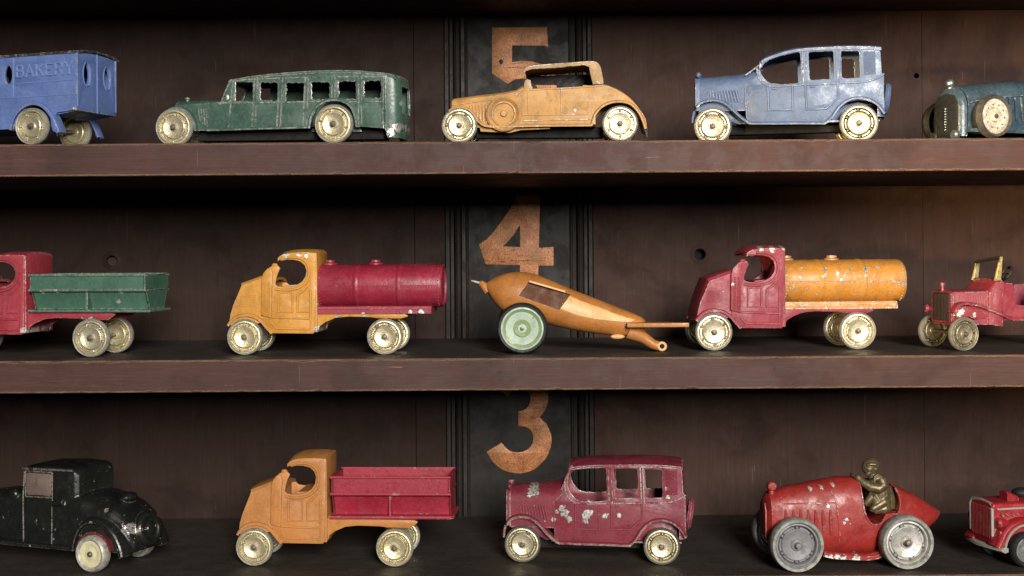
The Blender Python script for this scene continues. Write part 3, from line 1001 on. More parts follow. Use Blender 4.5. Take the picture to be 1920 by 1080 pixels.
# ------------------------------------------------------------------ saloons
def saloon(root, mat, det, wmats, W=122, WB=272, rr=36.0, zs=1.0, droop=0.0):
    m1 = sim((345, 815), (1458, 845), WB, rr, zs)

    def m(x, y=None):
        if y is None:
            x, y = x
        if y < 300 and x > 690:
            y = y + droop * max(0.0, (1080 - x) / 340) ** 1.6
        return m1(x, y)
    mm = lambda L: [m(p) for p in L]
    z = lambda y, x=900: m(x, y)[1]
    roofl = [(742, 208), (800, 198), (1000, 189), (1300, 192), (1500, 200), (1636, 220)]
    arch = [(1655, 780), (1630, 735), (1590, 690), (1530, 660), (1460, 648), (1385, 662), (1320, 705), (1270, 770), (1215, 832)]
    side = [(604, 560), (604, 480), (650, 440), (692, 400), (704, 340), (716, 275), (735, 225)] + roofl + [(1642, 300), (1644, 425), (1660, 450), (1656, 600)] + arch + [(1000, 824), (640, 806), (604, 760)]
    w1 = smooth([(750, 250), (800, 226), (900, 218), (1000, 218), (1034, 228), (1036, 330), (1034, 440), (1020, 478), (900, 482), (810, 470), (760, 430), (728, 370), (730, 300)], 2, True)
    w2 = [(1108, 222), (1278, 226), (1286, 236), (1284, 448), (1276, 458), (1112, 460), (1102, 450), (1100, 232)]
    w3 = [(1346, 232), (1470, 236), (1480, 246), (1478, 450), (1470, 460), (1356, 458), (1346, 446)]
    holes = [ragged(mm(w), 3.5, 0.45, i + 3) for i, w in enumerate((w1, w2, w3))]
    for y0, y1 in ((7, 12), (W - 12, W - 7)):
        MB().plate(mm(side), y0, y1, holes, 1.2).build('side_panel', mat, root)
    # belt moulding, window frames, doors
    bm_ = MB()
    bm_.bead(smooth(mm([(702, 320), (706, 400), (735, 455), (780, 490), (860, 500), (1060, 500), (1320, 500), (1480, 500), (1560, 490), (1630, 462), (1660, 440)]), 3), 6.6, 2.0)
    bm_.bead(smooth(mm([(745, 222), (820, 208), (1000, 199), (1300, 202), (1500, 208), (1638, 228)]), 3), 6.6, 1.6)
    bm_.build('belt_moulding', mat, root)
    for i, pts in enumerate(([(1052, 205), (1052, 495)], [(1078, 205), (1078, 495)], [(1308, 206), (1310, 498)], [(1330, 206), (1332, 498)])):
        MB().bead(mm(pts), 6.8, 1.5).build('window_pillar', mat, root)
    for pts in ([(780, 500), (780, 680), (792, 698), (950, 704), (965, 695), (968, 502)], [(1068, 502), (1068, 692), (1082, 706), (1200, 710), (1225, 700), (1290, 640), (1310, 620), (1310, 502)]):
        MB().bead(smooth(mm(pts), 2), 6.2, 2.0).build('door_outline', det, root)
    for zx in (828, 1118):
        a = m(zx - 14, 520)
        MB().tube([(a[0], 5.2, a[1]), (a[0] + 8, 5.2, a[1])], 1.5).build('door_handle', det, root)
    lv = MB()
    for i in range(17):
        a, b = m(1512, 250 + i * 11.5), m(1600, 250 + i * 11.5)
        lv.tube([(a[0], 6.6, a[1]), (b[0], 6.6, b[1])], 1.2, 5)
    for i in range(10):
        a, b = m(335 + i * 22, 512), m(340 + i * 24, 585 + i * 4)
        lv.tube([(a[0], 15.4 - i * 0.7, a[1]), (b[0], 14.9 - i * 0.7, b[1])], 2.1, 6)
    lv.build('louvres', det, root, 'stuff')
    # bonnet and radiator
    xr, xc = m(262, 0)[0], m(602, 0)[0]
    zb, zs = z(700), z(430)
    rings = [hood_ring(xr, zb, z(500), z(368, 260), 17, W - 17, 14, 2.3), hood_ring((xr + xc) / 2, zb, z(496), z(362, 430), 13, W - 13, 14, 2.3), hood_ring(xc, zb, z(490), z(354, 600), 9, W - 9, 14, 2.3), ]
    rings += [hood_ring(m(650, 0)[0], zb, z(470), z(342, 650), 8, W - 8, 14, 2.4), hood_ring(m(698, 0)[0], zb, z(440), z(322, 698), 8, W - 8, 14, 2.6)]
    MB().loft(rings).build('bonnet', mat, root)
    MB().bead([m(606, 500), m(606, 660)], 7.6, 1.3).build('cowl_line', det, root)
    rr_ = [hood_ring(xr - 7, z(690), z(490), z(358, 250), 15, W - 15, 14, 2.4), hood_ring(xr + 1, z(690), z(490), z(358, 250), 15, W - 15, 14, 2.4)]
    MB().loft(rr_).build('radiator_shell', mat, root)
    gl = MB()
    for i in range(15):
        y = 22 + (W - 44) * i / 14
        gl.tube([(xr - 7.4, y, z(672)), (xr - 7.4, y, z(440))], 1.3, 5)
    gl.build('radiator_grille', MAT['darkmetal'], root, 'stuff')
    rc = m(276, 346)
    MB().lathe([(5, -5), (5, 1), (6.5, 2), (6.5, 5), (3, 7), (0, 7.5)], (xr - 2, W / 2, z(356, 260)), 'z', 16).ball((xr - 1, 21, z(362, 260)), 5, 5, 5.5).build('radiator_cap', mat, root)
    # roof, windscreen frame, back
    rp = smooth(mm([(738, 212)] + roofl[1:-1] + [(1645, 218)]), 3)
    MB().shell(rp, 4, W - 4, 8, 5).build('roof', mat, root)
    zr = z(225, 740)
    zc = z(322, 698)
    xw = m(716, 0)[0]
    fr = [(8, zc - 16), (W - 8, zc - 16), (W - 8, zr + 8), (8, zr + 8)]
    hl = [(20, zc - 4), (W - 20, zc - 4), (W - 20, zr), (20, zr)]
    sl = MB().plate_x(fr, -2.5, 2.5, [hl], 1.0)
    sh = m(740, 0)[0] - m(700, 0)[0]
    sl.v = [(x + m(712, 0)[0] + sh * (zz - zc) / (zr - zc), y, zz) for x, y, zz in sl.v]
    sl.build('windscreen_frame', mat, root)
    back = smooth([(8, m(1650, 0)[0] - 4), (14, m(1650, 0)[0] + 3), (30, m(1650, 0)[0] + 6), (W / 2, m(1650, 0)[0] + 8), (W - 30, m(1650, 0)[0] + 6), (W - 14, m(1650, 0)[0] + 3), (W - 8, m(1650, 0)[0] - 4)], 3)
    ring = []
    for zz, dx in ((z(775), 2), (z(600), 2), (z(455), 2), (z(430), -3), (z(300), -4), (z(212, 1640), -5)):
        ring.append([(x + dx, y, zz) for y, x in back] + [(x + dx - 5, y, zz) for y, x in reversed(back)])
    MB().loft(ring).build('rear_panel', mat, root)
    # wings and running boards
    fp = smooth(mm([(226, 652), (252, 618), (300, 598), (350, 593), (410, 605), (465, 640), (520, 700), (575, 760), (632, 806)]), 3)
    bp = mm([(632, 806), (800, 815), (1000, 823), (1205, 834)])
    rp2 = smooth(mm([(1205, 834), (1262, 778), (1305, 712), (1375, 652), (1460, 634), (1545, 655), (1608, 705), (1652, 775)]), 3)
    for far in (0, 1):
        for nm, path, wd in (('front_wing', fp, 26), ('running_board', bp, 14), ('rear_wing', rp2, 14)):
            s_ = fender_section(0, wd, 2.2)
            if far:
                s_ = [(W - y, n) for y, n in s_][::-1]
            MB().sweep(path, s_).build(nm, mat, root)
    # inner wing skirts close the wheel wells towards the bonnet
    sk = [(236, 690), (240, 640), (300, 606), (360, 600), (420, 618), (480, 662), (540, 730), (600, 790), (600, 800), (540, 800), (500, 780)]
    MB().plate(mm(sk), 22, 26).build('wing_skirt', mat, root)
    MB().plate(mm(sk), W - 26, W - 22).build('wing_skirt', mat, root)
    MB().plate(mm([(1262, 812), (1275, 740), (1340, 680), (1460, 655), (1570, 685), (1630, 760), (1640, 812)]), 30, 34).build('wheel_well', mat, root)
    MB().plate(mm([(1262, 812), (1275, 740), (1340, 680), (1460, 655), (1570, 685), (1630, 760), (1640, 812)]), W - 34, W - 30).build('wheel_well', mat, root)
    # spare wheel on the back
    cx, cz = m(1672, 630)
    sp_ = MB().lathe([(0, -3), (8, -3.5), (9, -1), (20, -1), (23, -4), (29, -3), (32, 2), (30, 7), (0, 7)], (0, 0, 0), 'x', 36)
    sp_.v = [(-x, y, zz) for x, y, zz in sp_.v]
    ro = Matrix.Rotation(R(8), 3, 'Y')
    sp_.v = [tuple(ro @ Vector(v)) for v in sp_.v]
    sp_.v = [(x + cx + 7, y + W / 2, zz + cz) for x, y, zz in sp_.v]
    sp_.build('spare_wheel', mat, root)
    MB().box(m(600, 0)[0], m(1640, 0)[0], 12, W - 12, z(812), z(800)).build('floor_pan', mat, root)
    MB().plate(mm([(470, 800), (480, 880), (1320, 895), (1330, 805)]), W * 0.36, W * 0.64, (), 1.5).build('underside_shade_block', MAT['hole'], root)  # dark block added to give the shade under the body
    MB().tube([(m(226, 0)[0], 18, z(690)), (m(196, 0)[0] + 4, 20, z(745)), (m(210, 0)[0], 20, z(790))], 2.6).build('spring_horn', mat, root)
    wheels4(root, (0, WB), rr, 6, W - 6, mats=wmats)
    return m


P_blu = paint('pale_blue_enamel', srgb(88, 106, 138), 0.5, 0.06, seed=11, rough=0.24, alt=srgb(112, 136, 174), grime=0.35)
P_sal = paint('maroon_saloon_enamel', srgb(118, 38, 52), 0.72, 0.42, seed=12, grime=0.5,
              spots=[(78, 106, 10), (84, 98, 12), (92, 86, 9), (126, 96, 12), (124, 84, 9), (134, 100, 7), (163, 95, 8), (190, 94, 7), (21, 138, 15), (62, 84, 6), (285, 132, 7), (284, 148, 6), (68, 100, 5)])
t = toy('saloon_car', 'pale blue toy saloon car on the top shelf', 'toy car', 1336, 't', 122, -9, scale=1.03)
saloon(t, P_blu, paint('pale_blue_relief', srgb(88, 106, 138), 0.25, 0.0, seed=11, rough=0.26), None, zs=0.915, droop=66)
t = toy('saloon_car', 'chipped maroon toy saloon car on the lowest shelf', 'toy car', 979, 'b', 118, -6)
saloon(t, P_sal, paint('maroon_saloon_relief', srgb(118, 38, 52), 0.22, 0.0, seed=12, grime=0.45), (MAT['gold'], MAT['tyre_dark'], MAT['pin']))


# ------------------------------------------------------------------ bus
def bus():
    mat = paint('bus_green_enamel', srgb(64, 90, 79), 0.74, 0.34, seed=21, rough=0.22, alt=srgb(92, 122, 108), grime=0.6, spots=[(428, 30, 12), (418, 20, 10), (436, 75, 7), (88, 82, 4)])
    root = toy('bus', 'long green toy bus with six ragged side windows', 'toy bus', 327, 't', 88, -9, scale=1.03)
    W, WB, r_ = 112, 311, 36.5
    m = sim((210, 583), (1348, 555), WB, r_)
    mm = lambda L: [m(p) for p in L]
    z = lambda y, x=900: m(x, y)[1]
    roofl = [(1690, 218), (1450, 203), (1200, 204), (900, 224), (700, 246), (594, 260)]
    arch = [(1172, 580), (1188, 505), (1225, 445), (1285, 408), (1345, 398), (1405, 408), (1460, 447), (1490, 512), (1502, 572)]
    side = [(440, 600)] + arch + [(1560, 572), (1690, 582)] + roofl + [(560, 335), (532, 404), (440, 408)]
    wins = [(640, 762, 268, 398), (820, 940, 272, 394), (1002, 1124, 272, 398), (1182, 1304, 270, 386), (1370, 1490, 263, 380), (1550, 1664, 262, 376)]
    holes = [ragged(mm([(a, c), (b, c), (b, d), (a, d)]), 2.4, 1.5 if i else 0.8, 40 + i) for i, (a, b, c, d) in enumerate(wins)]
    for y0, y1, hs in ((5, 10, holes), (W - 10, W - 5, holes[:1])):
        MB().plate(mm(side), y0, y1, hs, 1.0).build('side_panel', mat, root)
    for pts in ([(622, 262), (592, 580)], [(776, 244), (762, 576)], [(798, 243), (784, 576)], [(952, 240), (940, 572)], [(976, 238), (964, 572)], [(1136, 240), (1124, 566)], [(1158, 238), (1152, 566)],
                [(1322, 238), (1324, 400)], [(1346, 238), (1346, 400)], [(1508, 240), (1514, 572)], [(1530, 240), (1534, 570)], [(1686, 232), (1680, 578)]):
        MB().bead(mm(pts), 4.6, 2.0).build('pillar_strip', mat, root)
    MB().bead(smooth(mm([(535, 412), (800, 410), (1100, 404), (1240, 402)]), 2), 4.8, 1.4).bead(mm([(1450, 404), (1690, 400)]), 4.8, 1.4).build('belt_moulding', mat, root)
    MB().bead(smooth(mm([(600, 262), (800, 248), (1100, 238), (1450, 234), (1690, 236)]), 2), 4.8, 1.5).build('eaves_moulding', mat, root)
    MB().bead(mm([(440, 600), (800, 588), (1170, 578)]), 4.6, 1.8).build('sill_strip', mat, root)
    MB().bead(mm([(596, 270), (560, 345), (540, 400), (580, 410), (605, 400)]), 4.8, 1.6).build('windscreen_strip', mat, root)
    MB().ball((m(582, 372)[0], 4.6, m(582, 372)[1]), 3.4, 1.5, 5.5).build('lamp_boss', MAT['silver'], root)
    # rounded tail
    xs, xe = m(1688, 0)[0], m(1790, 0)[0]
    plan = smooth([(xs, 5), (xs + 12, 6.5), (xs + 22, 12), (xs + 27, 24), (xs + 29, 45), (xs + 29.5, W / 2), (xs + 29, W - 45), (xs + 27, W - 24), (xs + 22, W - 12), (xs + 12, W - 6.5), (xs, W - 5)], 3)
    rings = []
    for k, (zz, dx) in enumerate(((z(640, 1750), -5), (z(585, 1700), -1), (z(400, 1700), 0), (z(300, 1700), -1), (z(226, 1700), -3))):
        rings.append([(x + (dx if x > xs + 2 else 0), y, max(zz, z(582, 1690) if x < xs + 8 else zz)) for x, y in plan] + [(x + (dx if x > xs + 2 else 0) - 4.5, min(max(y, 9), W - 9), max(zz, z(582, 1690) if x < xs + 8 else zz)) for x, y in reversed(plan)])
    tail = MB().loft(rings).build('tail_panel', mat, root)
    zz0, zz1 = z(470, 1750), z(290, 1750)
    cut(tail, MB().plate_x([(26, zz0), (W - 26, zz0), (W - 22, (zz0 + zz1) / 2), (W - 26, zz1), (26, zz1), (22, (zz0 + zz1) / 2)], xs + 15, xs + 45, (), 0))
    rp = smooth(mm([(588, 262), (640, 246), (720, 232), (900, 212), (1200, 192), (1450, 190), (1650, 205), (1730, 216), (1766, 232)]), 3)
    MB().shell(rp, 4, W - 4, 5, 5).build('roof', mat, root)
    # windscreen
    zc, zr = z(404, 532), z(262, 594)
    sl = MB().plate_x([(6, zc - 6), (W - 6, zc - 6), (W - 6, zr + 4), (6, zr + 4)], -2.5, 2.5, [[(16, zc + 8), (W - 16, zc + 8), (W - 16, zr - 5), (16, zr - 5)]], 1.0)
    xa, xb = m(534, 0)[0], m(592, 0)[0]
    sl.v = [(x + xa + (xb - xa) * (q - zc) / (zr - zc), y, q) for x, y, q in sl.v]
    sl.build('windscreen_frame', mat, root)
    # bonnet
    rings = [hood_ring(m(150, 0)[0], z(560, 150), z(480, 150), z(405, 150), 18, W - 18), hood_ring(m(175, 0)[0], z(590, 170), z(460, 170), z(380, 170), 15, W - 15), hood_ring(m(300, 0)[0], z(600, 300), z(446, 300), z(376, 300), 12, W - 12),
             hood_ring(m(445, 0)[0], z(600, 440), z(430, 440), z(378, 440), 8, W - 8), hood_ring(m(536, 0)[0], z(590, 536), z(426, 536), z(384, 536), 7, W - 7)]
    MB().loft(rings).build('bonnet', mat, root)
    lv = MB()
    for i in range(5):
        a, b = m(366 + i * 20, 452), m(386 + i * 16, 548 + i * 8)
        lv.tube([(a[0], 9.5 - i * 0.5, a[1]), (b[0], 9 - i * 0.5, b[1])], 1.2, 5)
    lv.bead(mm([(446, 420), (444, 590)]), 6.6, 1.3)
    lv.build('louvres', mat, root, 'stuff')
    cz = z(374, 245)
    MB().lathe([(3.5, -5), (3.5, 0), (5.5, 1.5), (5.5, 4), (2, 5.5), (0, 6)], (m(245, 0)[0], W / 2 - 25, cz - 2), 'z', 16).build('radiator_cap', mat, root)
    fp = smooth(mm([(142, 485), (165, 458), (210, 447), (262, 456), (310, 488), (342, 540), (358, 604)]), 4)
    rw = smooth(mm([(1170, 584), (1184, 500), (1222, 438), (1282, 400), (1345, 390), (1408, 400), (1464, 440), (1494, 508), (1506, 575)]), 3)
    for far in (0, 1):
        for nm, path, wd in (('front_wing', fp, 22), ('rear_arch', rw, 10)):
            s_ = fender_section(0, wd, 2.0)
            if far:
                s_ = [(W - y, n) for y, n in s_][::-1]
            MB().sweep(path, s_).build(nm, mat, root)
    MB().plate(mm([(1165, 600), (1180, 480), (1260, 410), (1345, 392), (1430, 410), (1500, 490), (1515, 600)]), 24, 28).build('wheel_well', mat, root)
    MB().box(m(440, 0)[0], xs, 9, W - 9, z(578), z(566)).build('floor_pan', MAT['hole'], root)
    MB().plate(mm([(330, 590), (330, 665), (1660, 645), (1660, 575)]), W * 0.3, W * 0.7, (), 1.5).build('underside_shade_block', MAT['hole'], root)  # added dark block, stands for the shade beneath the bus
    wheels4(root, (0, WB), r_, 1, W - 1)


bus()


# ------------------------------------------------------------------ roadster with the hood up
def roadster():
    mat = paint('orange_roadster_enamel', srgb(190, 142, 80), 0.5, 0.2, seed=23, alt=srgb(210, 172, 112), grime=0.6, rough=0.38, spots=[(219, 62, 5), (172, 44, 3)])
    topm = paint('worn_top_metal', srgb(168, 130, 82), 0.9, 0.80, seed=24, metal=(0.46, 0.44, 0.37), grime=0.6, alt=srgb(190, 150, 96))
    root = toy('roadster', 'orange toy roadster with spare wheel on its side and hood up', 'toy car', 861, 't', 50, -3, scale=1.015)
    W, WB, r_ = 112, 302, 34.0
    m = sim((325, 850), (1522, 835), WB, r_)
    mm = lambda L: [m(p) for p in L]
    z = lambda y, x=900: m(x, y)[1]
    arch = [(1318, 842), (1340, 770), (1392, 712), (1460, 684), (1522, 678), (1590, 692), (1645, 740), (1682, 810), (1700, 870)]
    body = [(740, 592), (800, 580), (835, 574), (900, 570), (1150, 560), (1390, 545), (1440, 556), (1520, 592), (1600, 650), (1665, 725), (1712, 800), (1722, 880)] + arch[::-1] + [(900, 850), (560, 858), (560, 640)]
    for y0, y1 in ((6, 12), (W - 12, W - 6)):
        MB().plate(mm(body), y0, y1, (), 1.6).build('side_panel', mat, root)
    # bonnet, radiator, cowl
    rings = [hood_ring(m(250, 0)[0], z(760, 260), z(690, 250), z(640, 255), 20, W - 20, p=3), hood_ring(m(262, 0)[0], z(790, 260), z(688, 262), z(630, 262), 18, W - 18, p=3), hood_ring(m(450, 0)[0], z(860, 450), z(665, 450), z(606, 450), 14, W - 14, p=3),
             hood_ring(m(640, 0)[0], z(860, 640), z(640, 640), z(586, 640), 10, W - 10, p=3), hood_ring(m(740, 0)[0], z(860, 740), z(620, 740), z(566, 735), 7, W - 7, p=3), hood_ring(m(812, 0)[0], z(860, 800), z(590, 800), z(516, 806), 7, W - 7, p=3)]
    MB().loft(rings).build('bonnet', mat, root)
    ln = MB().tube([(m(260, 0)[0], 17.2, z(690, 262)), (m(450, 0)[0], 13.2, z(665, 450)), (m(640, 0)[0], 9.4, z(642, 640)), (m(745, 0)[0], 6.4, z(618, 745))], 1.3)
    ln.build('bonnet_line', mat, root)
    lv = MB()
    for i in range(7):
        a, b = m(378 + i * 24, 698 - i * 2), m(384 + i * 24, 748 + i * 13)
        lv.tube([(a[0], 15 - i * 0.6, a[1]), (b[0], 14.5 - i * 0.6, b[1])], 2.2, 6)
    lv.build('louvres', mat, root, 'stuff')
    # side-mounted spare
    cx, cz = m(655, 760)
    sp_ = MB().lathe([(0, -3.5), (4.5, -3.4), (5.5, -2), (7, 3.0), (19, 2.2), (21, -1.6), (22.5, -1.4), (24, 2.2), (26, -1.0), (30, -3.6), (33.5, -1), (34.5, 5), (34, 9)], (cx, 4, cz), 'y', 44, solid=False)
    sp_.build('spare_wheel', mat, root)
    bd = [[(836, 585), (842, 770)], [(1084, 574), (1088, 770)], [(800, 768), (1300, 762)], [(800, 812), (1320, 800)]]
    for i, pts in enumerate(bd):
        MB().bead(mm(pts), 5.6, 1.6).build('door_outline' if i < 2 else 'side_moulding', mat, root)
    MB().bead(smooth(mm([(745, 618), (790, 590), (835, 582), (1100, 570), (1390, 552)]), 3), 5.8, 1.6).build('belt_moulding', mat, root)
    # rear deck
    dk = smooth(mm([(1330, 548), (1390, 545), (1440, 556), (1520, 592), (1600, 650), (1665, 725), (1712, 800), (1724, 885)]), 3)
    MB().shell(dk, 7, W - 7, 6, 5).build('rear_deck', mat, root)
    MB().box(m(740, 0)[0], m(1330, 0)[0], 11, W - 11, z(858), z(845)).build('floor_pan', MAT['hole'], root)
    MB().loft([[(m(x, 0)[0], y, z(q)) for x, q in ((1120, 840), (1100, 640), (1180, 630), (1240, 548), (1330, 552), (1330, 840))] for y in (13, W - 13)]).build('seat', mat, root)
    MB().plate(mm([(440, 850), (440, 930), (1400, 925), (1400, 845)]), W * 0.36, W * 0.64, (), 1.5).build('underside_shade_block', MAT['hole'], root)  # added dark block filling the shaded gap under the car
    # wings
    fp = smooth(mm([(246, 742), (280, 724), (330, 716), (385, 728), (428, 764), (462, 812), (510, 848), (580, 858)]), 4)
    rw = smooth(mm([(1312, 848), (1336, 768), (1390, 706), (1460, 676), (1525, 670), (1596, 686), (1655, 740), (1692, 810), (1712, 872)]), 4)
    bp = mm([(580, 858), (900, 850), (1312, 846)])
    for far in (0, 1):
        for nm, path, wd in (('front_wing', fp, 26), ('running_board', bp, 12), ('rear_wing', rw, 16)):
            s_ = fender_section(1, wd, 2.0)
            if far:
                s_ = [(W - y, n) for y, n in s_][::-1]
            MB().sweep(path, s_).build(nm, mat, root)
    MB().plate(mm([(460, 800), (480, 890), (700, 900), (780, 880), (1000, 870), (1000, 845), (560, 845)]), 14, 20).build('under_pan', mat, root)
    # folding top: worn roof on broken rear pillars, windscreen stub
    tp = smooth(mm([(806, 428), (850, 402), (1000, 388), (1150, 378), (1300, 368), (1345, 376), (1370, 400), (1384, 450), (1396, 510), (1398, 545)]), 4)
    MB().shell(tp, 8, W - 8, 5, 6).build('hood_top', topm, root)
    sidep = [(806, 432), (830, 412), (1000, 392), (1300, 372), (1345, 380), (1368, 404), (1380, 450), (1396, 512), (1392, 540), (1318, 540), (1308, 500), (1298, 450), (1290, 412), (1255, 398), (1150, 406), (1060, 416), (900, 424), (870, 424), (815, 440)]
    for y0, y1 in ((7, 12), (W - 12, W - 7)):
        MB().plate(ragged(mm(sidep), 4, 0.5, 9), y0, y1, (), 1.2).build('hood_side', topm, root)
    MB().plate(mm([(815, 440), (870, 430), (1290, 420), (1330, 545), (1050, 548), (1040, 500), (880, 500), (815, 470)]), W - 19, W - 14).build('hood_lining', MAT['darkmetal'], root)
    ws = [(800, 585), (812, 510), (830, 502), (856, 508), (866, 575)]
    for y0, y1 in ((6, 12), (W - 12, W - 6)):
        MB().plate(ragged(mm(ws), 4, 0.5, 12), y0, y1, (), 1.2).build('windscreen_pillar', topm, root)
    MB().plate_x([(10, z(575)), (W - 10, z(575)), (W - 10, z(512)), (10, z(512))], m(806, 0)[0], m(806, 0)[0] + 5, (), 1).build('scuttle', mat, root)
    wheels4(root, (0, WB), r_, 3, W - 3)
    MB().tube([(m(1690, 0)[0], 9, z(870)), (m(1708, 0)[0], 9, z(905)), (m(1712, 0)[0], 10, z(945))], 4.2).build('bumper_iron', MAT['darkmetal'], root)


roadster()


# ------------------------------------------------------------------ bakery van, only its back half is in the picture
def letters(word, put, h, mb, y, r_):
    G = {'B': ([[(0, 0), (0, 1)], [(0, 1), (.42, 1), (.55, .88), (.55, .66), (.42, .54), (0, .54)], [(.42, .54), (.6, .40), (.6, .14), (.45, 0), (0, 0)]], .72),
         'A': ([[(0, 0), (.33, 1), (.66, 0)], [(.12, .34), (.54, .34)]], .78),
         'K': ([[(0, 0), (0, 1)], [(.55, 1), (.03, .42)], [(.22, .6), (.6, 0)]], .74),
         'E': ([[(.55, 0), (0, 0), (0, 1), (.55, 1)], [(0, .52), (.4, .52)]], .70),
         'R': ([[(0, 0), (0, 1), (.42, 1), (.56, .86), (.56, .64), (.42, .5), (0, .5)], [(.3, .5), (.62, 0)]], .76),
         'Y': ([[(0, 1), (.31, .5), (.62, 1)], [(.31, .5), (.31, 0)]], .7)}
    x = 0.0
    for ch in word:
        strokes, adv = G[ch]
        for s in strokes:
            mb.tube([(put(x + a, b)[0], y, put(x + a, b)[1]) for a, b in s], r_, 6, 0.8)
            for a, b in (s[0], s[-1]):
                if b in (0, 1):
                    mb.tube([(put(x + a - .1, b)[0], y, put(x + a - .1, b)[1]), (put(x + a + .1, b)[0], y, put(x + a + .1, b)[1])], r_ * 0.75, 5, 0.8)
        x += adv + 0.16
    return x


def bakery_van():
    mat = paint('bakery_blue_enamel', srgb(84, 105, 156), 0.55, 0.08, seed=31, rough=0.36, alt=srgb(98, 122, 178), metal=(0.62, 0.56, 0.47), spots=[(90, 66, 6)], grime=0.25)
    plain = paint('bakery_blue_relief', srgb(90, 112, 163), 0.15, 0.0, seed=33, rough=0.36, grime=0.2)
    roofm = paint('van_roof_black', srgb(44, 42, 42), 0.5, 0.1, seed=32)
    root = toy('delivery_van', 'blue toy bakery van cut off by the left edge', 'toy van', 60, 't', 26, -17)
    W, r_ = 138, 35.5
    k = 0.2535

    def m(x, y=None):
        if y is None:
            x, y = x
        return ((x - 240) * k, (840 - y) * k)
    mm = lambda L: [m(p) for p in L]
    z = lambda y: m(0, y)[1]
    XF = -1180       # front end of the panelled body, outside the picture
    side = [(XF, 160), (626, 160), (612, 585), (440, 602), (420, 640), (355, 575), (265, 538), (180, 550), (105, 620), (62, 712), (XF, 712)]
    oval = [(x, y) for x, y in arc(20, 302, 32, 0, 360, 28, 68)][:-1]
    ov2 = [(x - 400, y) for x, y in oval]
    for y0, y1 in ((4, 10), (W - 10, W - 4)):
        MB().plate(mm(side), y0, y1, [mm(oval), mm(ov2)], 1.4).build('side_panel', mat, root)
    for pts in ([(70, 182), (64, 470)], ):
        MB().bead(mm(pts), 3.6, 1.8).build('side_moulding', plain, root)
    MB().bead(mm([(90, 372), (590, 364)]), 3.8, 1.2).build('side_moulding', plain, root)
    MB().bead(mm([(XF, 488), (600, 470)]), 3.8, 1.2).build('side_moulding', plain, root)
    MB().bead(mm([(622, 165), (608, 585)]), 4.4, 2.2).build('corner_strip', mat, root)
    tx = MB()
    letters('BAKERY', lambda a, b: m(98 + a * 95, 324 - b * 84 - a * 1.5), 1, tx, 3.0, 2.7)
    tx.build('raised_lettering', plain, root)
    # back with two doors and oval lights
    xb = m(617, 0)[0]
    z0, z1 = z(590), z(160)
    h = [[(y, q) for y, q in arc(c, z(310), 10.5, 0, 360, 24, 21)][:-1] for c in (36, W - 36)]
    MB().plate_x([(5, z0), (W - 5, z0), (W - 5, z1), (W * 0.75, z1 + 3), (W / 2, z1 + 4), (W * 0.25, z1 + 3), (5, z1)], xb - 6, xb, h, 1.4).build('rear_panel', mat, root)
    MB().tube([(xb + 0.2, W / 2, z0), (xb + 0.2, W / 2, z1 + 4)], 1.6).build('door_seam', plain, root)
    for c in (36, W - 36):
        MB().tube([(xb + 0.3, y, q) for y, q in arc(c, z(310), 12, 0, 360, 24, 23)], 1.4).build('window_rim', plain, root)
    MB().tube([(xb + 0.2, 7, z0 + 8), (xb + 0.2, 7, z1 - 4)], 1.3).tube([(xb + 0.2, W - 7, z0 + 8), (xb + 0.2, W - 7, z1 - 4)], 1.3).build('rear_beading', plain, root)
    MB().shell(mm([(XF - 40, 166), (-200, 158), (300, 152), (634, 150)]), 1, W - 1, 7, 4, power=2.0).build('roof', roofm, root)
    MB().box(m(XF, 0)[0] + 3, m(60, 0)[0], 8, W - 8, z(712), z(700)).build('floor_pan', mat, root)
    MB().loft([[(xb - 60, y, z(620)), (xb - 4, y, z(590)), (xb - 4, y, z(575)), (xb - 60, y, z(575))] for y in (10, W - 10)]).build('tail_floor', mat, root)
    # front of the van, out of sight
    MB().loft([hood_ring(m(XF - 330, 0)[0], z(740), z(480), z(420), 16, W - 16), hood_ring(m(XF + 10, 0)[0], z(740), z(460), z(390), 8, W - 8)]).build('bonnet', mat, root)
    MB().plate_x([(6, z(700)), (W - 6, z(700)), (W - 6, z1), (6, z1)], m(XF, 0)[0], m(XF, 0)[0] + 5).build('bulkhead', mat, root)
    rw = smooth(mm([(52, 720), (70, 660), (108, 598), (180, 545), (262, 528), (345, 555), (410, 620), (455, 700), (476, 752)]), 4)
    fw_ = smooth(mm([(240 - 1080 - 190, 740), (240 - 1080 - 120, 590), (240 - 1080, 535), (240 - 1080 + 120, 590), (240 - 1080 + 200, 712)]), 4)
    for far in (0, 1):
        for nm, path in (('rear_wing', rw), ('front_wing', fw_)):
            s_ = fender_section(-4, 22, 3.0)
            if far:
                s_ = [(W - y, n) for y, n in s_][::-1]
            MB().sweep(path, s_).build(nm, mat, root)
    # a flat tail to the back wing, as cast
    MB().plate(mm([(410, 620), (455, 700), (484, 752), (470, 758), (430, 742), (415, 700)]), -4, 4, (), 1.2).build('wing_tail', mat, root)
    MB().plate(mm([(410, 620), (455, 700), (484, 752), (470, 758), (430, 742), (415, 700)]), W - 4, W + 4, (), 1.2).build('wing_tail', mat, root)
    wheels4(root, (-1080 * k, 0), r_, 2, W - 2)


bakery_van()


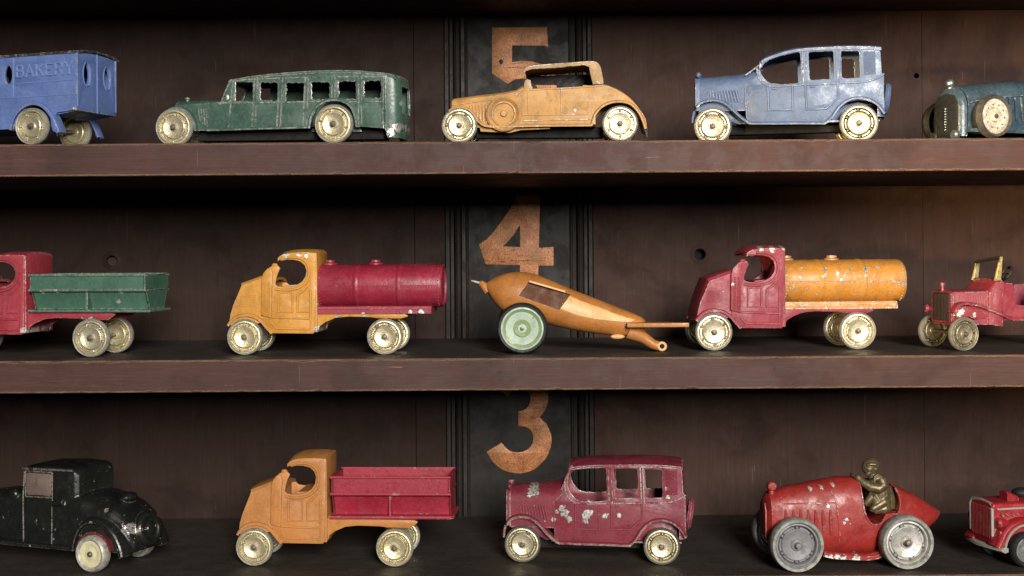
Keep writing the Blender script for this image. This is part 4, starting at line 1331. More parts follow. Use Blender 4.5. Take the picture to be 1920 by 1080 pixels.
# ------------------------------------------------------------------ dark teal sports tourer, only its nose is in the picture
def tourer():
    mat = paint('steel_teal_enamel', srgb(58, 76, 88), 0.5, 0.12, seed=41, rough=0.16, alt=srgb(94, 118, 130), grime=0.6, metal=(0.6, 0.66, 0.66))
    chrome = metal('tarnished_chrome', (0.62, 0.68, 0.66), (0.30, 0.36, 0.36), 0.16, 0.9)
    root = toy('sports_tourer', 'dark teal toy sports car cut off by the right edge', 'toy car', 1861, 't', 22, 24)
    W, r_ = 120, 42.0
    k = 0.2145

    def m(x, y=None):
        if y is None:
            x, y = x
        return ((x - 1225) * k, (905 - y) * k * 1.06)
    mm = lambda L: [m(p) for p in L]
    z = lambda y: m(0, y)[1]
    y0, y1 = 18, W - 18
    rings = [hood_ring(m(1040, 0)[0], z(850), z(600), z(450), y0 + 3, y1 - 3, p=2.2), hood_ring(m(1250, 0)[0], z(850), z(560), z(418), y0, y1, p=2.2), hood_ring(m(1503, 0)[0], z(850), z(540), z(392), y0 - 6, y1 + 6, p=2.2), hood_ring(m(1700, 0)[0], z(850), z(520), z(372), y0 - 12, y1 + 12, p=2.2),
             hood_ring(m(2300, 0)[0], z(850), z(540), z(420), y0 - 12, y1 + 12, p=2.4), hood_ring(m(2700, 0)[0], z(850), z(640), z(600), y0 + 6, y1 - 6, p=2.4)]
    MB().loft(rings).build('body', mat, root)
    # rounded radiator shell
    sh = []
    for x, g, zt in ((985, 8, 500), (1000, 3, 470), (1025, 0, 455), (1045, -1, 448), (1052, 0, 450)):
        sh.append(hood_ring(m(x, 0)[0] - 6, z(880) if x > 990 else z(860), z(640), z(zt), y0 + 2 + g, y1 - 2 - g, p=2.0))
    MB().loft(sh).build('radiator_shell', mat, root)
    gl = MB()
    for i in range(11):
        y = y0 + 16 + (y1 - y0 - 32) * i / 10
        gl.tube([(m(982, 0)[0] - 6, y, z(850)), (m(984, 0)[0] - 6, y, z(560))], 1.5, 5)
    gl.build('radiator_grille', MAT['darkmetal'], root, 'stuff')
    MB().plate_x([(y0 + 12, z(872)), (y1 - 12, z(872)), (y1 - 11, z(600)), (y1 - 20, z(535)), (W / 2, z(512)), (y0 + 20, z(535)), (y0 + 11, z(600))], m(983, 0)[0] - 7.4, m(990, 0)[0] - 6, (), 0.8).build('dark_radiator_recess', MAT['rubber'], root)  # black plate gives the shade of the hollow radiator front
    zg = MB()
    for i in range(9):
        zg.ball((m(978, 0)[0] - 7, W / 2, z(640 + i * 22)), 2.6, 2.2, 2.2, 8, 6)
    zg.build('grille_bar', chrome, root)
    MB().lathe([(6, -6), (6, 0), (4, 2)], (m(1020, 0)[0] - 4, W / 2, z(462)), 'z', 14).ball((m(1018, 0)[0] - 4, W / 2, z(425)), 9.5, 9.5, 9.5, 16, 10).build('radiator_mascot', chrome, root)
    MB().lathe([(0, -9), (7, -9), (9.5, -6), (9.5, 1), (5, 6), (0, 8)], (m(985, 0)[0] - 8, y0 + 14, z(868)), 'x', 20).build('headlamp', chrome, root)
    MB().lathe([(0, -9), (7, -9), (9.5, -6), (9.5, 1), (5, 6), (0, 8)], (m(985, 0)[0] - 2, y1 - 8, z(868)), 'x', 20).build('headlamp', MAT['darkmetal'], root)
    MB().tube([(m(1050, 0)[0], y0 - 0.4, z(600)), (m(1250, 0)[0], y0 - 1.5, z(555)), (m(1503, 0)[0], y0 - 7.5, z(536)), (m(1700, 0)[0], y0 - 13.5, z(516))], 1.4).build('bonnet_line', mat, root)
    lv = MB()
    for i in range(9):
        x = 1345 + i * 62
        a, b = m(x, 545), m(x + 14, 740)
        yy = y0 - 2 - (x - 1250) / 450 * 11
        lv.tube([(a[0], yy, a[1]), (b[0], yy, b[1])], 2.4, 6)
    lv.build('louvres', mat, root, 'stuff')
    MB().plate_z([(m(1000, 0)[0], 4), (m(2600, 0)[0], 0), (m(2600, 0)[0], W), (m(1000, 0)[0], W - 4)], z(850), z(820), (), 2).build('running_boards', mat, root)
    pale = metal('cream_disc', (0.80, 0.76, 0.62), (0.52, 0.47, 0.36), 0.38, 0.25)
    tyre = metal('brown_tyre', (0.10, 0.085, 0.07), (0.05, 0.042, 0.036), 0.42, 0.1)
    for x in (0, 250):
        nw = wheel(root, x, 0, r_, r_, 'spoked', (pale, tyre, MAT['pin']))
        hl_ = MB()
        for i in range(10):
            a = R(i * 36)
            hl_.ball((22.5 * math.cos(a), -6.4, 22.5 * math.sin(a)), 2.6, 1.0, 2.6, 10, 6)
        hl_.build('pierced_holes', MAT['darkmetal'], nw, 'stuff')
        wheel(root, x, W + 22, r_, r_, 'spoked', (MAT['darkmetal'], MAT['rubber'], MAT['silver']), far=True)  # far wheel coloured black to give its shade
        axle(root, x, r_, 2, W + 20)


tourer()


# ------------------------------------------------------------------ wingless aeroplane
def aeroplane():
    mat = paint('orange_plane_enamel', srgb(178, 114, 54), 0.5, 0.1, seed=51, rough=0.33, alt=srgb(196, 134, 72), grime=0.4)
    pale = paint('pale_worn_lit_orange', srgb(226, 176, 118), 0.4, 0.12, seed=52, grime=0.5, alt=srgb(206, 150, 84))  # paler tone for worn paint and for light on the wing root
    root = toy('aeroplane', 'orange toy aeroplane without wings on one big green wheel', 'toy plane', 979, 'm', 95, 0)
    k = 0.32411 * 1.035
    W = 92

    def m(x, y=None):
        if y is None:
            x, y = x
        return ((x - 428) * k, (990 - y) * k)
    z = lambda y: m(0, y)[1]
    cy = W / 2 + 6
    secs = [(216, 590, 606, 3), (222, 578, 628, 9), (240, 566, 664, 18), (270, 548, 705, 27), (310, 531, 745, 35), (360, 519, 770, 40), (420, 515, 782, 43), (500, 527, 800, 44), (600, 566, 832, 43), (700, 610, 856, 41), (800, 651, 874, 37), (900, 690, 888, 32), (1000, 730, 898, 26), (1080, 762, 900, 21), (1130, 785, 894, 16), (1156, 805, 880, 9)]
    rings = []
    n = 40
    for x, t0, b0, hy in secs:
        zt, zb = z(t0), z(b0)
        c, h = (zt + zb) / 2, (zt - zb) / 2
        rings.append([(m(x, 0)[0], cy + hy * math.cos(2 * math.pi * i / n), c + h * math.sin(2 * math.pi * i / n)) for i in range(n)])
    rings = [list(r0) for r0 in zip(*[smooth([rings[j][i] for j in range(len(rings))], 3) for i in range(n)])]
    body = MB().loft(rings).build('fuselage', mat, root)
    slot = [m(p) for p in ((468, 572), (712, 648), (642, 738), (408, 652))]
    cut(body, MB().plate(slot, -20, cy - 14, (), 0))
    MB().plate([(x * 0.985 + slot[0][0] * 0.015, q) for x, q in slot], cy - 22, cy - 14.5, (), 0).build('slot_floor', paint('dark_brown_slot', srgb(84, 48, 22), 0.0, 0.0, seed=55, grime=0.1, rough=0.5, alt=srgb(100, 64, 30)), root)  # dark brown plate at the bottom of the slot

    def ysurf(x, q, off):
        xs = [m(s_[0], 0)[0] for s_ in secs]
        for i in range(len(xs) - 1):
            if xs[i] <= x <= xs[i + 1]:
                f = (x - xs[i]) / (xs[i + 1] - xs[i])
                a = [secs[i][j] * (1 - f) + secs[i + 1][j] * f for j in (1, 2, 3)]
                zt, zb = z(a[0]) + off, z(a[1]) - off
                c, h = (zt + zb) / 2, (zt - zb) / 2
                return cy - (a[2] + off) * math.sqrt(max(0.02, 1 - ((q - c) / h) ** 2))
        return cy
    A, B, Cc, Dd = m(646, 738), m(712, 652), m(1100, 800), m(1040, 815)
    top = smooth([A, m(740, 776), m(850, 800), m(950, 810), Dd], 4)
    bot = smooth([B, m(800, 690), m(900, 726), m(1000, 768), Cc], 4)
    g = []
    for a, b in zip(top, bot):
        col = []
        for j in range(9):
            f = j / 8
            x, q = a[0] + (b[0] - a[0]) * f, a[1] + (b[1] - a[1]) * f
            col.append((x, ysurf(x, q, 1.8 if 0 < j < 8 else -1.0), q))
        g.append(col + [(x, y + 6, q) for x, y, q in reversed(col)])
    MB().loft(g).build('wing_root', pale, root)
    MB().tube([(m(472, 0)[0], ysurf(m(472, 0)[0], z(570), 0.5), z(570)), (m(590, 0)[0], ysurf(m(590, 0)[0], z(605), 0.5), z(605)), (m(680, 0)[0], ysurf(m(680, 0)[0], z(632), 0.5), z(632))], 2.2).build('slot_lip', pale, root)
    MB().tube([(m(232, 0)[0], cy, z(625)), (m(205, 0)[0], cy, z(598)), (m(186, 0)[0], cy, z(582)), (m(176, 0)[0], cy, z(580))], [11, 8, 6.5, 4], 10).build('nose_hub', mat, root)
    MB().tube([(m(190, 0)[0], cy, z(583)), (m(130, 0)[0], cy, z(566))], [3.2, 1.8], 8).build('propeller_shaft', MAT['silver'], root)
    MB().tube([(m(1060, 0)[0], cy - 6, z(868)), (m(1140, 0)[0], cy - 8, z(905)), (m(1200, 0)[0], cy - 9, z(948)), (m(1262, 0)[0], cy - 10, z(968))], [17, 12, 10, 9], 12).build('tail_skid', mat, root)
    ex = m(1250, 958)
    MB().lathe([(7.5, -6), (9.5, -9), (7.5, -10.6), (5, -9.6), (5, -5)], (ex[0], cy - 10, ex[1]), 'y', 20).build('skid_eye', pale, root)
    MB().lathe([(0, -9.6), (5.2, -9.6), (5.2, -5), (0, -5)], (ex[0], cy - 10, ex[1]), 'y', 16).build('skid_hole', MAT['hole'], root)
    MB().plate_z([(m(1040, 0)[0], 4), (m(1060, 0)[0], 2), (m(1396, 0)[0], 2), (m(1398, 0)[0], 16), (m(1180, 0)[0], 74), (m(1040, 0)[0], 78)], z(838) - 1, z(816), (), 1.6).build('tail_plane', mat, root)
    MB().ball((m(990, 0)[0], cy - 14, z(900)), 14, 6, 5).build('belly_boss', pale, root)
    # undercarriage
    for y in (14, 2 * cy - 14):
        MB().loft([[(m(360, 0)[0], y + 2, z(740)), (m(500, 0)[0], y + 2, z(770)), (m(500, 0)[0], y + 16, z(770)), (m(360, 0)[0], y + 16, z(740))],
                   [(m(395, 0)[0], y - 5, z(840)), (m(462, 0)[0], y - 5, z(840)), (m(462, 0)[0], y + 6, z(840)), (m(395, 0)[0], y + 6, z(840))]]).build('wheel_strut', mat, root)
    green = paint('pale_green_enamel', srgb(164, 182, 162), 0.5, 0.5, seed=53, metal=(0.16, 0.2, 0.12), alt=srgb(196, 208, 196), grime=0.6)
    r_ = 50.0
    nearw = wheel(root, 0, 0, r_, r_, 'plane', (green, MAT['rubber'], MAT['pin']))
    for nm, prof in (('hub_ring', [(6.6, -2.0), (7.0, -4.4), (12.6, -4.8), (13.6, -4.0)]), ('rim_ring', [(25.8, -4.2), (26.4, -5.4), (30.2, -6.2), (31.0, -5.2)])):
        o = MB().lathe(prof, (0, 0, 0), 'y', 44, solid=False).build(nm, MAT['leaf_green'], nearw)
    wheel(root, 0, 2 * cy, r_, r_, 'plane', (green, MAT['rubber'], MAT['pin']), far=True)
    axle(root, 0, r_, 2, 2 * cy - 2)


aeroplane()


# ------------------------------------------------------------------ open touring car, only its front is in the picture
def open_car():
    mat = paint('maroon_tourer_enamel', srgb(130, 42, 56), 0.5, 0.08, seed=61, rough=0.3, metal=(0.72, 0.68, 0.62), spots=[(2, 76, 9), (-4, 70, 7), (30, 70, 6), (28, 88, 3)])
    brass = metal('brass_frame', (0.82, 0.68, 0.26), (0.55, 0.42, 0.14), 0.25, 0.8)
    root = toy('touring_car', 'maroon open toy car with brass windscreen, cut off by the right edge', 'toy car', 1806, 'm', 100, 11)
    W, r_ = 108, 33.0
    k = 0.2115

    def m(x, y=None):
        if y is None:
            x, y = x
        return ((x - 620) * k, (995 - y) * k)
    mm = lambda L: [m(p) for p in L]
    z = lambda y: m(0, y)[1]
    MB().loft([hood_ring(m(560, 0)[0], z(760), z(480), z(440), 20, W - 20, p=3.2), hood_ring(m(740, 0)[0], z(760), z(478), z(436), 15, W - 15, p=3.2), hood_ring(m(905, 0)[0], z(760), z(476), z(430), 11, W - 11, p=3.2)]).build('bonnet', mat, root)
    MB().loft([hood_ring(m(905, 0)[0], z(760), z(470), z(432), 8, W - 8, p=2.8), hood_ring(m(925, 0)[0], z(760), z(440), z(405), 6, W - 6, p=2.8), hood_ring(m(985, 0)[0], z(770), z(385), z(335), 6, W - 6, p=2.8), hood_ring(m(1040, 0)[0], z(780), z(378), z(345), 6, W - 6, p=2.8)]).build('cowl', mat, root)
    MB().plate(mm([(1030, 345), (1060, 372), (1140, 378), (1160, 420), (1170, 580), (1400, 590), (1420, 400), (1900, 380), (1960, 500), (1960, 700), (1100, 715), (1030, 680)]), 6, 11).build('side_panel', mat, root)
    MB().plate(mm([(1030, 345), (1060, 372), (1140, 378), (1160, 420), (1170, 580), (1400, 590), (1420, 400), (1900, 380), (1960, 500), (1960, 700), (1100, 715), (1030, 680)]), W - 11, W - 6).build('side_panel', mat, root)
    MB().box(m(1030, 0)[0], m(1950, 0)[0], 10, W - 10, z(720), z(690)).build('floor_pan', mat, root)
    MB().loft([[(m(x, 0)[0], y, z(q)) for x, q in ((1500, 690), (1490, 560), (1640, 560), (1700, 400), (1740, 400), (1720, 690))] for y in (12, W - 12)]).build('seat', mat, root)
    MB().loft([hood_ring(m(540, 0)[0], z(735), z(500), z(450), 16, W - 16, p=3.4), hood_ring(m(566, 0)[0], z(735), z(490), z(436), 16, W - 16, p=3.4)]).build('radiator_shell', mat, root)
    gl = MB()
    for i in range(12):
        y = 23 + (W - 46) * i / 11
        gl.tube([(m(540, 0)[0] - 0.3, y, z(715)), (m(540, 0)[0] - 0.3, y, z(480))], 1.2, 5)
    gl.build('radiator_grille', paint('dark_maroon_grille', srgb(62, 20, 28), 0.05, 0.0, seed=62), root, 'stuff')
    MB().plate_x([(21, z(722)), (W - 21, z(722)), (W - 21, z(480)), (W - 30, z(462)), (30, z(462)), (21, z(480))], m(540, 0)[0] - 1.2, m(545, 0)[0], (), 0.6).build('dark_radiator_recess', MAT['darkmetal'], root)
    MB().lathe([(4.5, -4), (3.5, 2), (3.5, 8), (5.5, 9), (5.5, 14), (2, 16), (0, 16)], (m(556, 0)[0], W / 2, z(438)), 'z', 14).build('radiator_cap', mat, root)
    for y in (W - 12,):
        MB().lathe([(0, -9), (6, -8), (8, -4), (5, 4), (0, 8)], (m(520, 0)[0], y, z(620)), 'x', 16).build('headlamp', mat, root)
    lv = MB()
    for i in range(11):
        x = 655 + i * 23
        a, b = m(x, 492), m(x + 10, 570 + i * 4)
        yy = 19.0 - i * 0.6
        lv.tube([(a[0], yy - 2, a[1]), (b[0], yy - 2, b[1])], 1.3, 5)
    lv.build('louvres', paint('maroon_louvre', srgb(140, 48, 60), 0.15, 0.0, seed=63), root, 'stuff')
    fp = smooth(mm([(548, 640), (570, 590), (630, 562), (720, 566), (820, 590), (920, 630), (1020, 670), (1120, 708), (1200, 715), (1900, 712)]), 3)
    for far in (0, 1):
        s_ = fender_section(0, 26, 2.0)
        if far:
            s_ = [(W - y, n) for y, n in s_][::-1]
        MB().sweep(fp, s_).build('wing', mat, root)
    sk = [(582, 690), (582, 600), (640, 585), (720, 590), (820, 625), (900, 665), (968, 700), (760, 708), (700, 680)]
    MB().plate(mm(sk), 9, 14).build('wing_skirt', mat, root)
    MB().plate(mm(sk), W - 14, W - 9).build('wing_skirt', mat, root)
    # windscreen: two brass posts and a dark top bar
    for y in (12, W - 12):
        zt_ = 130 if y < 50 else 172
        MB().loft([[(m(1010, 0)[0] - a, y - b, z(350)), (m(1010, 0)[0] + a, y - b, z(350)), (m(1010, 0)[0] + a, y + b, z(350)), (m(1010, 0)[0] - a, y + b, z(350))] for a, b in ((5, 2.2),)] +
                  [[(m(1040, 0)[0] - 2.4, y - 2, z(zt_)), (m(1040, 0)[0] + 2.4, y - 2, z(zt_)), (m(1040, 0)[0] + 2.4, y + 2, z(zt_)), (m(1040, 0)[0] - 2.4, y + 2, z(zt_))]]).build('windscreen_post', brass, root)
        MB().loft([[(m(965, 0)[0] + a, y - 1.2, z(352)), (m(998, 0)[0] + a, y - 1.2, z(352)), (m(998, 0)[0] + a, y + 1.2, z(352)), (m(965, 0)[0] + a, y + 1.2, z(352))] for a in (0,)] +
                  [[(m(1012, 0)[0], y - 1, z(180)), (m(1018, 0)[0], y - 1, z(180)), (m(1018, 0)[0], y + 1, z(180)), (m(1012, 0)[0], y + 1, z(180))]]).build('windscreen_stay', brass, root)
    MB().tube([(m(1030, 0)[0], 12, z(138)), (m(1016, 0)[0], W - 12, z(180))], 3.4, 8).build('windscreen_rail', MAT['darkmetal'], root)
    MB().tube([(m(1000, 0)[0], 10, z(345)), (m(1000, 0)[0], W - 10, z(345))], 3.2, 8).build('windscreen_rail', MAT['darkmetal'], root)
    st = MB()
    cc = Vector((m(1165, 0)[0], 38, z(290)))
    tr = Matrix.Rotation(R(35), 3, 'Y')
    st.tube([tuple(cc + tr @ Vector((15 * math.cos(R(a)) * 0.0, 15 * math.cos(R(a)), 15 * math.sin(R(a))))) for a in range(0, 361, 15)], 3.0, 8)
    st.tube([tuple(cc + tr @ Vector((0, -14, 0))), tuple(cc + tr @ Vector((0, 14, 0)))], 1.6)
    st.tube([tuple(cc), (m(1090, 0)[0], 38, z(390))], 2.0)
    st.build('steering_wheel', MAT['rubber'], root)
    dull = metal('dull_brass_wheel', (0.46, 0.40, 0.26), (0.24, 0.20, 0.13), 0.3, 0.65)
    dt = metal('dull_grey_tyre', (0.34, 0.33, 0.28), (0.20, 0.19, 0.16), 0.4, 0.3)
    wheels4(root, (0, 250), r_, 0, W + 12, mats=(dull, dt, MAT['pin']), toes=(9, 0))


open_car()


# ------------------------------------------------------------------ black coupe, only its back half is in the picture
def coupe():
    mat = paint('black_enamel', srgb(26, 28, 26), 0.8, 0.62, seed=71, rough=0.14, metal=(0.50, 0.46, 0.40), alt=srgb(36, 40, 36), grime=0.2, spots=[(66, 88, 7), (74, 78, 8), (-30, 92, 4), (-150, 40, 4), (0, 96, 5), (20, 118, 5)])
    pink = paint('faded_window_paint', srgb(108, 94, 87), 0.6, 0.6, seed=72, metal=(0.28, 0.24, 0.2), alt=srgb(140, 92, 90), grime=0.7)
    redm = paint('dark_red_undercoat', srgb(90, 22, 22), 0.4, 0.1, seed=73)
    root = toy('coupe', 'battered black toy coupe with white wheels, cut off by the left edge', 'toy car', 171, 'b', 60, -22)
    W, r_ = 150, 36.0
    k = 0.2535

    def m(x, y=None):
        if y is None:
            x, y = x
        return ((x - 735) * k, (1040 - y) * k)
    mm = lambda L: [m(p) for p in L]
    z = lambda y: m(0, y)[1]
    b = MB()
    # lower body and boot
    def ring(x, zb, zs, zt, y0, y1, p=2.6):
        return hood_ring(m(x, 0)[0], z(zb), z(zs), z(zt), y0, y1, 14, p)
    b.loft([ring(-700, 880, 640, 560, 26, W - 26), ring(-300, 880, 600, 500, 22, W - 22), ring(60, 880, 560, 480, 14, W - 14), ring(200, 880, 540, 470, 10, W - 10), ring(600, 880, 560, 470, 10, W - 10), ring(720, 880, 600, 490, 12, W - 12),
            ring(860, 890, 660, 530, 15, W - 15), ring(960, 900, 720, 600, 19, W - 19), ring(1010, 900, 780, 680, 26, W - 26), ring(1030, 890, 830, 760, 34, W - 34)])
    # cabin
    b.loft([ring(40, 600, 322, 288, 18, W - 18, 4), ring(55, 600, 308, 274, 15, W - 15, 4), ring(300, 600, 298, 262, 14, W - 14, 4), ring(470, 600, 302, 266, 15, W - 15, 4), ring(520, 600, 320, 284, 18, W - 18, 4), ring(548, 600, 350, 316, 24, W - 24, 4)])
    # wings
    rwp = smooth(mm([(548, 870), (580, 770), (640, 690), (735, 655), (830, 675), (920, 740), (975, 830), (1000, 915)]), 4)
    fwp = smooth(mm([(-900, 900), (-820, 740), (-700, 680), (-560, 720), (-430, 820), (-300, 880)]), 4)
    for far in (0, 1):
        for path in (rwp, fwp):
            s_ = [(0, -3), (-0.5, 2), (3, 6), (14, 9), (30, 9), (30, -3)]
            if far:
                s_ = [(W - y, n) for y, n in s_][::-1]
            b.sweep(path, s_)
    bp = mm([(-310, 885), (560, 885)])
    for far in (0, 1):
        s_ = [(1, -2), (1, 4), (14, 8), (30, 8), (30, -2)]
        if far:
            s_ = [(W - y, n) for y, n in s_][::-1]
        b.sweep(bp, s_)
    # spare wheel moulded on the tail
    sp_ = MB().lathe([(0, 9), (10, 8), (12, 4), (20, 3), (24, 7), (31, 6), (35, 0), (33, -8), (0, -8)], (0, 0, 0), 'x', 30)
    ro = Matrix.Rotation(R(-10), 3, 'Y')
    sp_.v = [tuple(ro @ Vector(v) + Vector((m(1040, 0)[0], W / 2, z(740)))) for v in sp_.v]
    b.add(sp_.v, sp_.f)
    b.ball((m(-80, 0)[0], 22, z(510)), 12, 9, 11)
    b.tube([(m(340, 0)[0], 8, z(548)), (m(450, 0)[0], 8, z(532))], 6, 8)
    b.ball((m(860, 0)[0], W / 2, z(508)), 14, 20, 10)
    melt(b, 'body', 1.5, mat, root, 2)
    MB().plate(mm([(72, 336), (86, 326), (300, 324), (312, 336), (310, 482), (297, 500), (222, 494), (85, 500), (72, 482)]), 12.2, 15.5, (), 1.0).build('side_window', pink, root)
    MB().plate(mm([(72, 336), (86, 326), (300, 324), (312, 336), (310, 482), (297, 500), (222, 494), (85, 500), (72, 482)]), W - 15.5, W - 12.2, (), 1.0).build('side_window', pink, root)
    fr = mm([(62, 314), (322, 312), (324, 508), (64, 512)])
    MB().bead(fr, 13, 1.8, True).build('window_frame', mat, root)
    MB().tube([(m(54, 0)[0], 12.5, z(316)), (m(46, 0)[0], 10.5, z(520)), (m(52, 0)[0], 9.5, z(860))], 1.4).tube([(m(330, 0)[0], 12.0, z(316)), (m(328, 0)[0], 9.0, z(860))], 1.1).build('door_outline', mat, root)
    MB().tube([(m(40, 0)[0], 12.5, z(296)), (m(520, 0)[0], 12.8, z(288))], 2.2).build('drip_rail', mat, root)
    MB().sweep(arc(0, r_, 39, 170, 10, 16), [(6, -2), (6, 2), (26, 2), (26, -2)]).build('wheel_well', redm, root)
    cream = paint('cream_wheel_paint', srgb(214, 208, 168), 0.5, 0.15, seed=74, alt=srgb(226, 222, 190), grime=0.3)
    wheels4(root, (-330, 0), r_, 5, W - 5, 'disc', (cream, MAT['silver'], MAT['pin']))


coupe()


# ------------------------------------------------------------------ racing car with its driver
def racer():
    mat = paint('red_racer_enamel', srgb(148, 42, 38), 0.45, 0.2, seed=81, rough=0.28, alt=srgb(168, 58, 48), grime=0.5, metal=(0.74, 0.68, 0.62), spots=[(70, 20, 11), (96, 17, 11), (122, 19, 10), (84, 22, 8), (40, 148, 6), (62, 152, 6), (84, 156, 5), (70, 118, 4), (104, 92, 6), (100, 86, 5), (112, 84, 4), (-62, 118, 8)])
    khaki = metal('olive_cast_paint', (0.20, 0.145, 0.055), (0.12, 0.085, 0.032), 0.26, 0.45)
    pit = paint('olive_cockpit', srgb(110, 62, 44), 0.2, 0.0, seed=82)
    root = toy('racing_car', 'red toy racing car with an olive driver at the wheel', 'toy car', 1491, 'b', 40, 4)
    W, WB, r_ = 122, 214, 51.5
    m = sim((575, 800), (1480, 785), WB, r_)
    mm = lambda L: [m(p) for p in L]
    z = lambda y, x=900: m(x, y)[1]
    cy = W / 2
    m0 = m
    m = lambda *p: (m0(*p)[0] + 15, m0(*p)[1] - 11)
    mm = lambda L: [m(p) for p in L]

    def ring(x, zt, zb, hy, p=2.5, n=44):
        zt, zb = z(zt, x), z(zb, x)
        c, h = (zt + zb) / 2, (zt - zb) / 2
        out = []
        for i in range(n):
            a = 2 * math.pi * i / n
            ca, sa = math.cos(a), math.sin(a)
            out.append((m(x, 0)[0], cy + hy * math.copysign(abs(ca) ** (2 / p), ca), c + h * math.copysign(abs(sa) ** (2 / p), sa)))
        return out
    st = [(300, 440, 720, 16, 2.2), (330, 395, 760, 30, 2.4), (400, 362, 800, 36, 2.6), (440, 350, 830, 38, 2.6), (640, 308, 865, 42, 2.6), (820, 276, 880, 45, 2.6), (930, 255, 885, 47, 2.5), (1050, 256, 885, 48, 2.5), (1200, 275, 880, 48, 2.5), (1350, 305, 860, 46, 2.4),
          (1440, 338, 830, 42, 2.3), (1560, 400, 770, 34, 2.2), (1680, 468, 690, 24, 2.1), (1760, 520, 620, 12, 2.0), (1792, 545, 580, 3, 2.0)]
    body = MB().loft([ring(*s_) for s_ in st]).build('body', mat, root)
    hole = [(1085, 150), (1092, 300), (1100, 470), (1122, 560), (1155, 610), (1195, 630), (1240, 622), (1268, 590), (1292, 552), (1340, 545), (1392, 540), (1418, 460), (1412, 380), (1385, 318), (1340, 150)]
    hole = [(x - 12, y - 14) for x, y in hole]
    cut(body, MB().plate(mm(hole), -20, W - 22, (), 0))
    hr = [(m(p)[0], m(p)[1]) for p in hole[1:-1]]

    def yb(x, q, off=0.4):
        for i in range(len(st) - 1):
            xa, xb = m(st[i][0], 0)[0], m(st[i + 1][0], 0)[0]
            if xa <= x <= xb:
                f = (x - xa) / (xb - xa)
                a = [st[i][j] * (1 - f) + st[i + 1][j] * f for j in range(5)]
                zt, zb_ = z(a[1], a[0]), z(a[2], a[0])
                c, h = (zt + zb_) / 2, (zt - zb_) / 2
                return cy - (a[3] + off) * max(0.0, 1 - abs((q - c) / h) ** a[4]) ** (1 / a[4])
        return cy
    on = lambda L, off=0.4: [(x - 9, yb(x - 9, q + 6, off), q + 6) for x, q in mm(L)]
    MB().tube([(x, yb(x, q), q) for x, q in smooth(hr, 3)], 1.8).build('cockpit_rim', mat, root)
    MB().tube(on([(440, 485), (560, 478), (760, 470), (905, 466), (918, 560), (930, 660), (938, 730)]), 1.6).build('bonnet_outline', mat, root)
    MB().tube(on([(862, 345), (870, 370), (890, 420), (910, 470), (930, 600), (940, 800)]), 1.4).build('bonnet_strap', mat, root)
    lv = MB()
    for i in range(7):
        x = 495 + i * 60
        lv.tube(on([(x, 522), (x + 6, 600), (x + 14, 640 + i * 12)], 0.6), [1.8, 3.8, 3.2], 8)
    lv.build('louvres', mat, root, 'stuff')
    # radiator cowl and cap
    MB().loft([ring(310, 425, 745, 24, 2.6), ring(340, 382, 775, 35, 2.6), ring(410, 360, 800, 39.5, 2.6), ring(424, 360, 800, 39.5, 2.6), ring(428, 366, 795, 37, 2.6)]).build('radiator_shell', mat, root)
    MB().plate_x([(cy - 20, z(730)), (cy + 20, z(730)), (cy + 22, z(520)), (cy + 14, z(455)), (cy - 14, z(455)), (cy - 22, z(520))], m(306, 0)[0] - 1.5, m(312, 0)[0], (), 0.8).build('radiator_grille', mat, root)
    cx = m(362, 0)[0]
    cap = MB().lathe([(7, -8), (5.5, 2), (5.5, 9)], (cx, cy - 12, z(372)), 'z', 14)
    cap.lathe([(0, -9), (6, -9), (8.5, -7), (9.5, -2), (9.5, 4), (6, 9), (0, 9)], (cx, cy - 12, z(318)), 'y', 20)
    cap.build('radiator_cap', mat, root)
    MB().sweep(smooth(mm([(760, 850), (830, 868), (1000, 880), (1160, 882), (1260, 850)]), 3), [(8, -4), (8, 3), (14, 7), (W - 14, 7), (W - 8, 3), (W - 8, -4)]).build('under_skirt', mat, root)
    MB().plate(mm([(1095, 470), (1125, 570), (1195, 640), (1260, 610), (1295, 560), (1395, 550), (1420, 450), (1400, 340), (1300, 300), (1095, 300)]), W - 24, W - 20, (), 0).build('cockpit_lining', pit, root)
    # driver: one cast figure, leaning forward with arms on the wheel
    b = MB()
    P = lambda x, y, d=0.0: Vector((m(x, y)[0], cy - 12 + d, m(x, y)[1]))
    hd = P(1188, 172, 0)
    b.ball(tuple(hd), 15.5, 13.5, 16.5, 20, 14)
    b.ball(tuple(P(1205, 150, 1)), 15.5, 15, 13, 18, 12)              # cap
    b.tube([tuple(P(1150, 148, -10)), tuple(P(1175, 140, -13.5)), tuple(P(1215, 140, -14)), tuple(P(1240, 165, -11))], 3.2, 8)   # cap brim
    b.tube([tuple(P(1142, 172, -8)), tuple(P(1160, 176, -12.5)), tuple(P(1190, 178, -13.5))], 2.2, 8)   # goggles
    b.ball(tuple(P(1158, 178, -11)), 3.6, 2.6, 3.2, 10, 8)
    b.ball(tuple(P(1182, 178, -12.5)), 3.6, 2.6, 3.2, 10, 8)
    b.tube([tuple(P(1166, 180, -13)), tuple(P(1162, 196, -15))], [1.6, 2.6], 8)     # nose
    b.tube([tuple(P(1152, 212, -10)), tuple(P(1166, 215, -11.5)), tuple(P(1180, 212, -11.5))], 1.5, 6)  # lips
    b.ball(tuple(P(1166, 224, -7)), 6, 5, 4.5)                         # chin
    b.ball(tuple(P(1226, 180, -11)), 3.2, 2.2, 4.5)                    # ear flap
    b.tube([tuple(P(1200, 215)), tuple(P(1215, 250))], 10, 12)         # neck
    b.tube([tuple(P(1230, 255)), tuple(P(1255, 310)), tuple(P(1262, 380)), tuple(P(1268, 450)), tuple(P(1270, 500))], [15, 22, 24, 24, 24], 18)     # trunk
    b.tube([tuple(P(1240, 260, -15)), tuple(P(1240, 262, 17))], 9.5, 12)
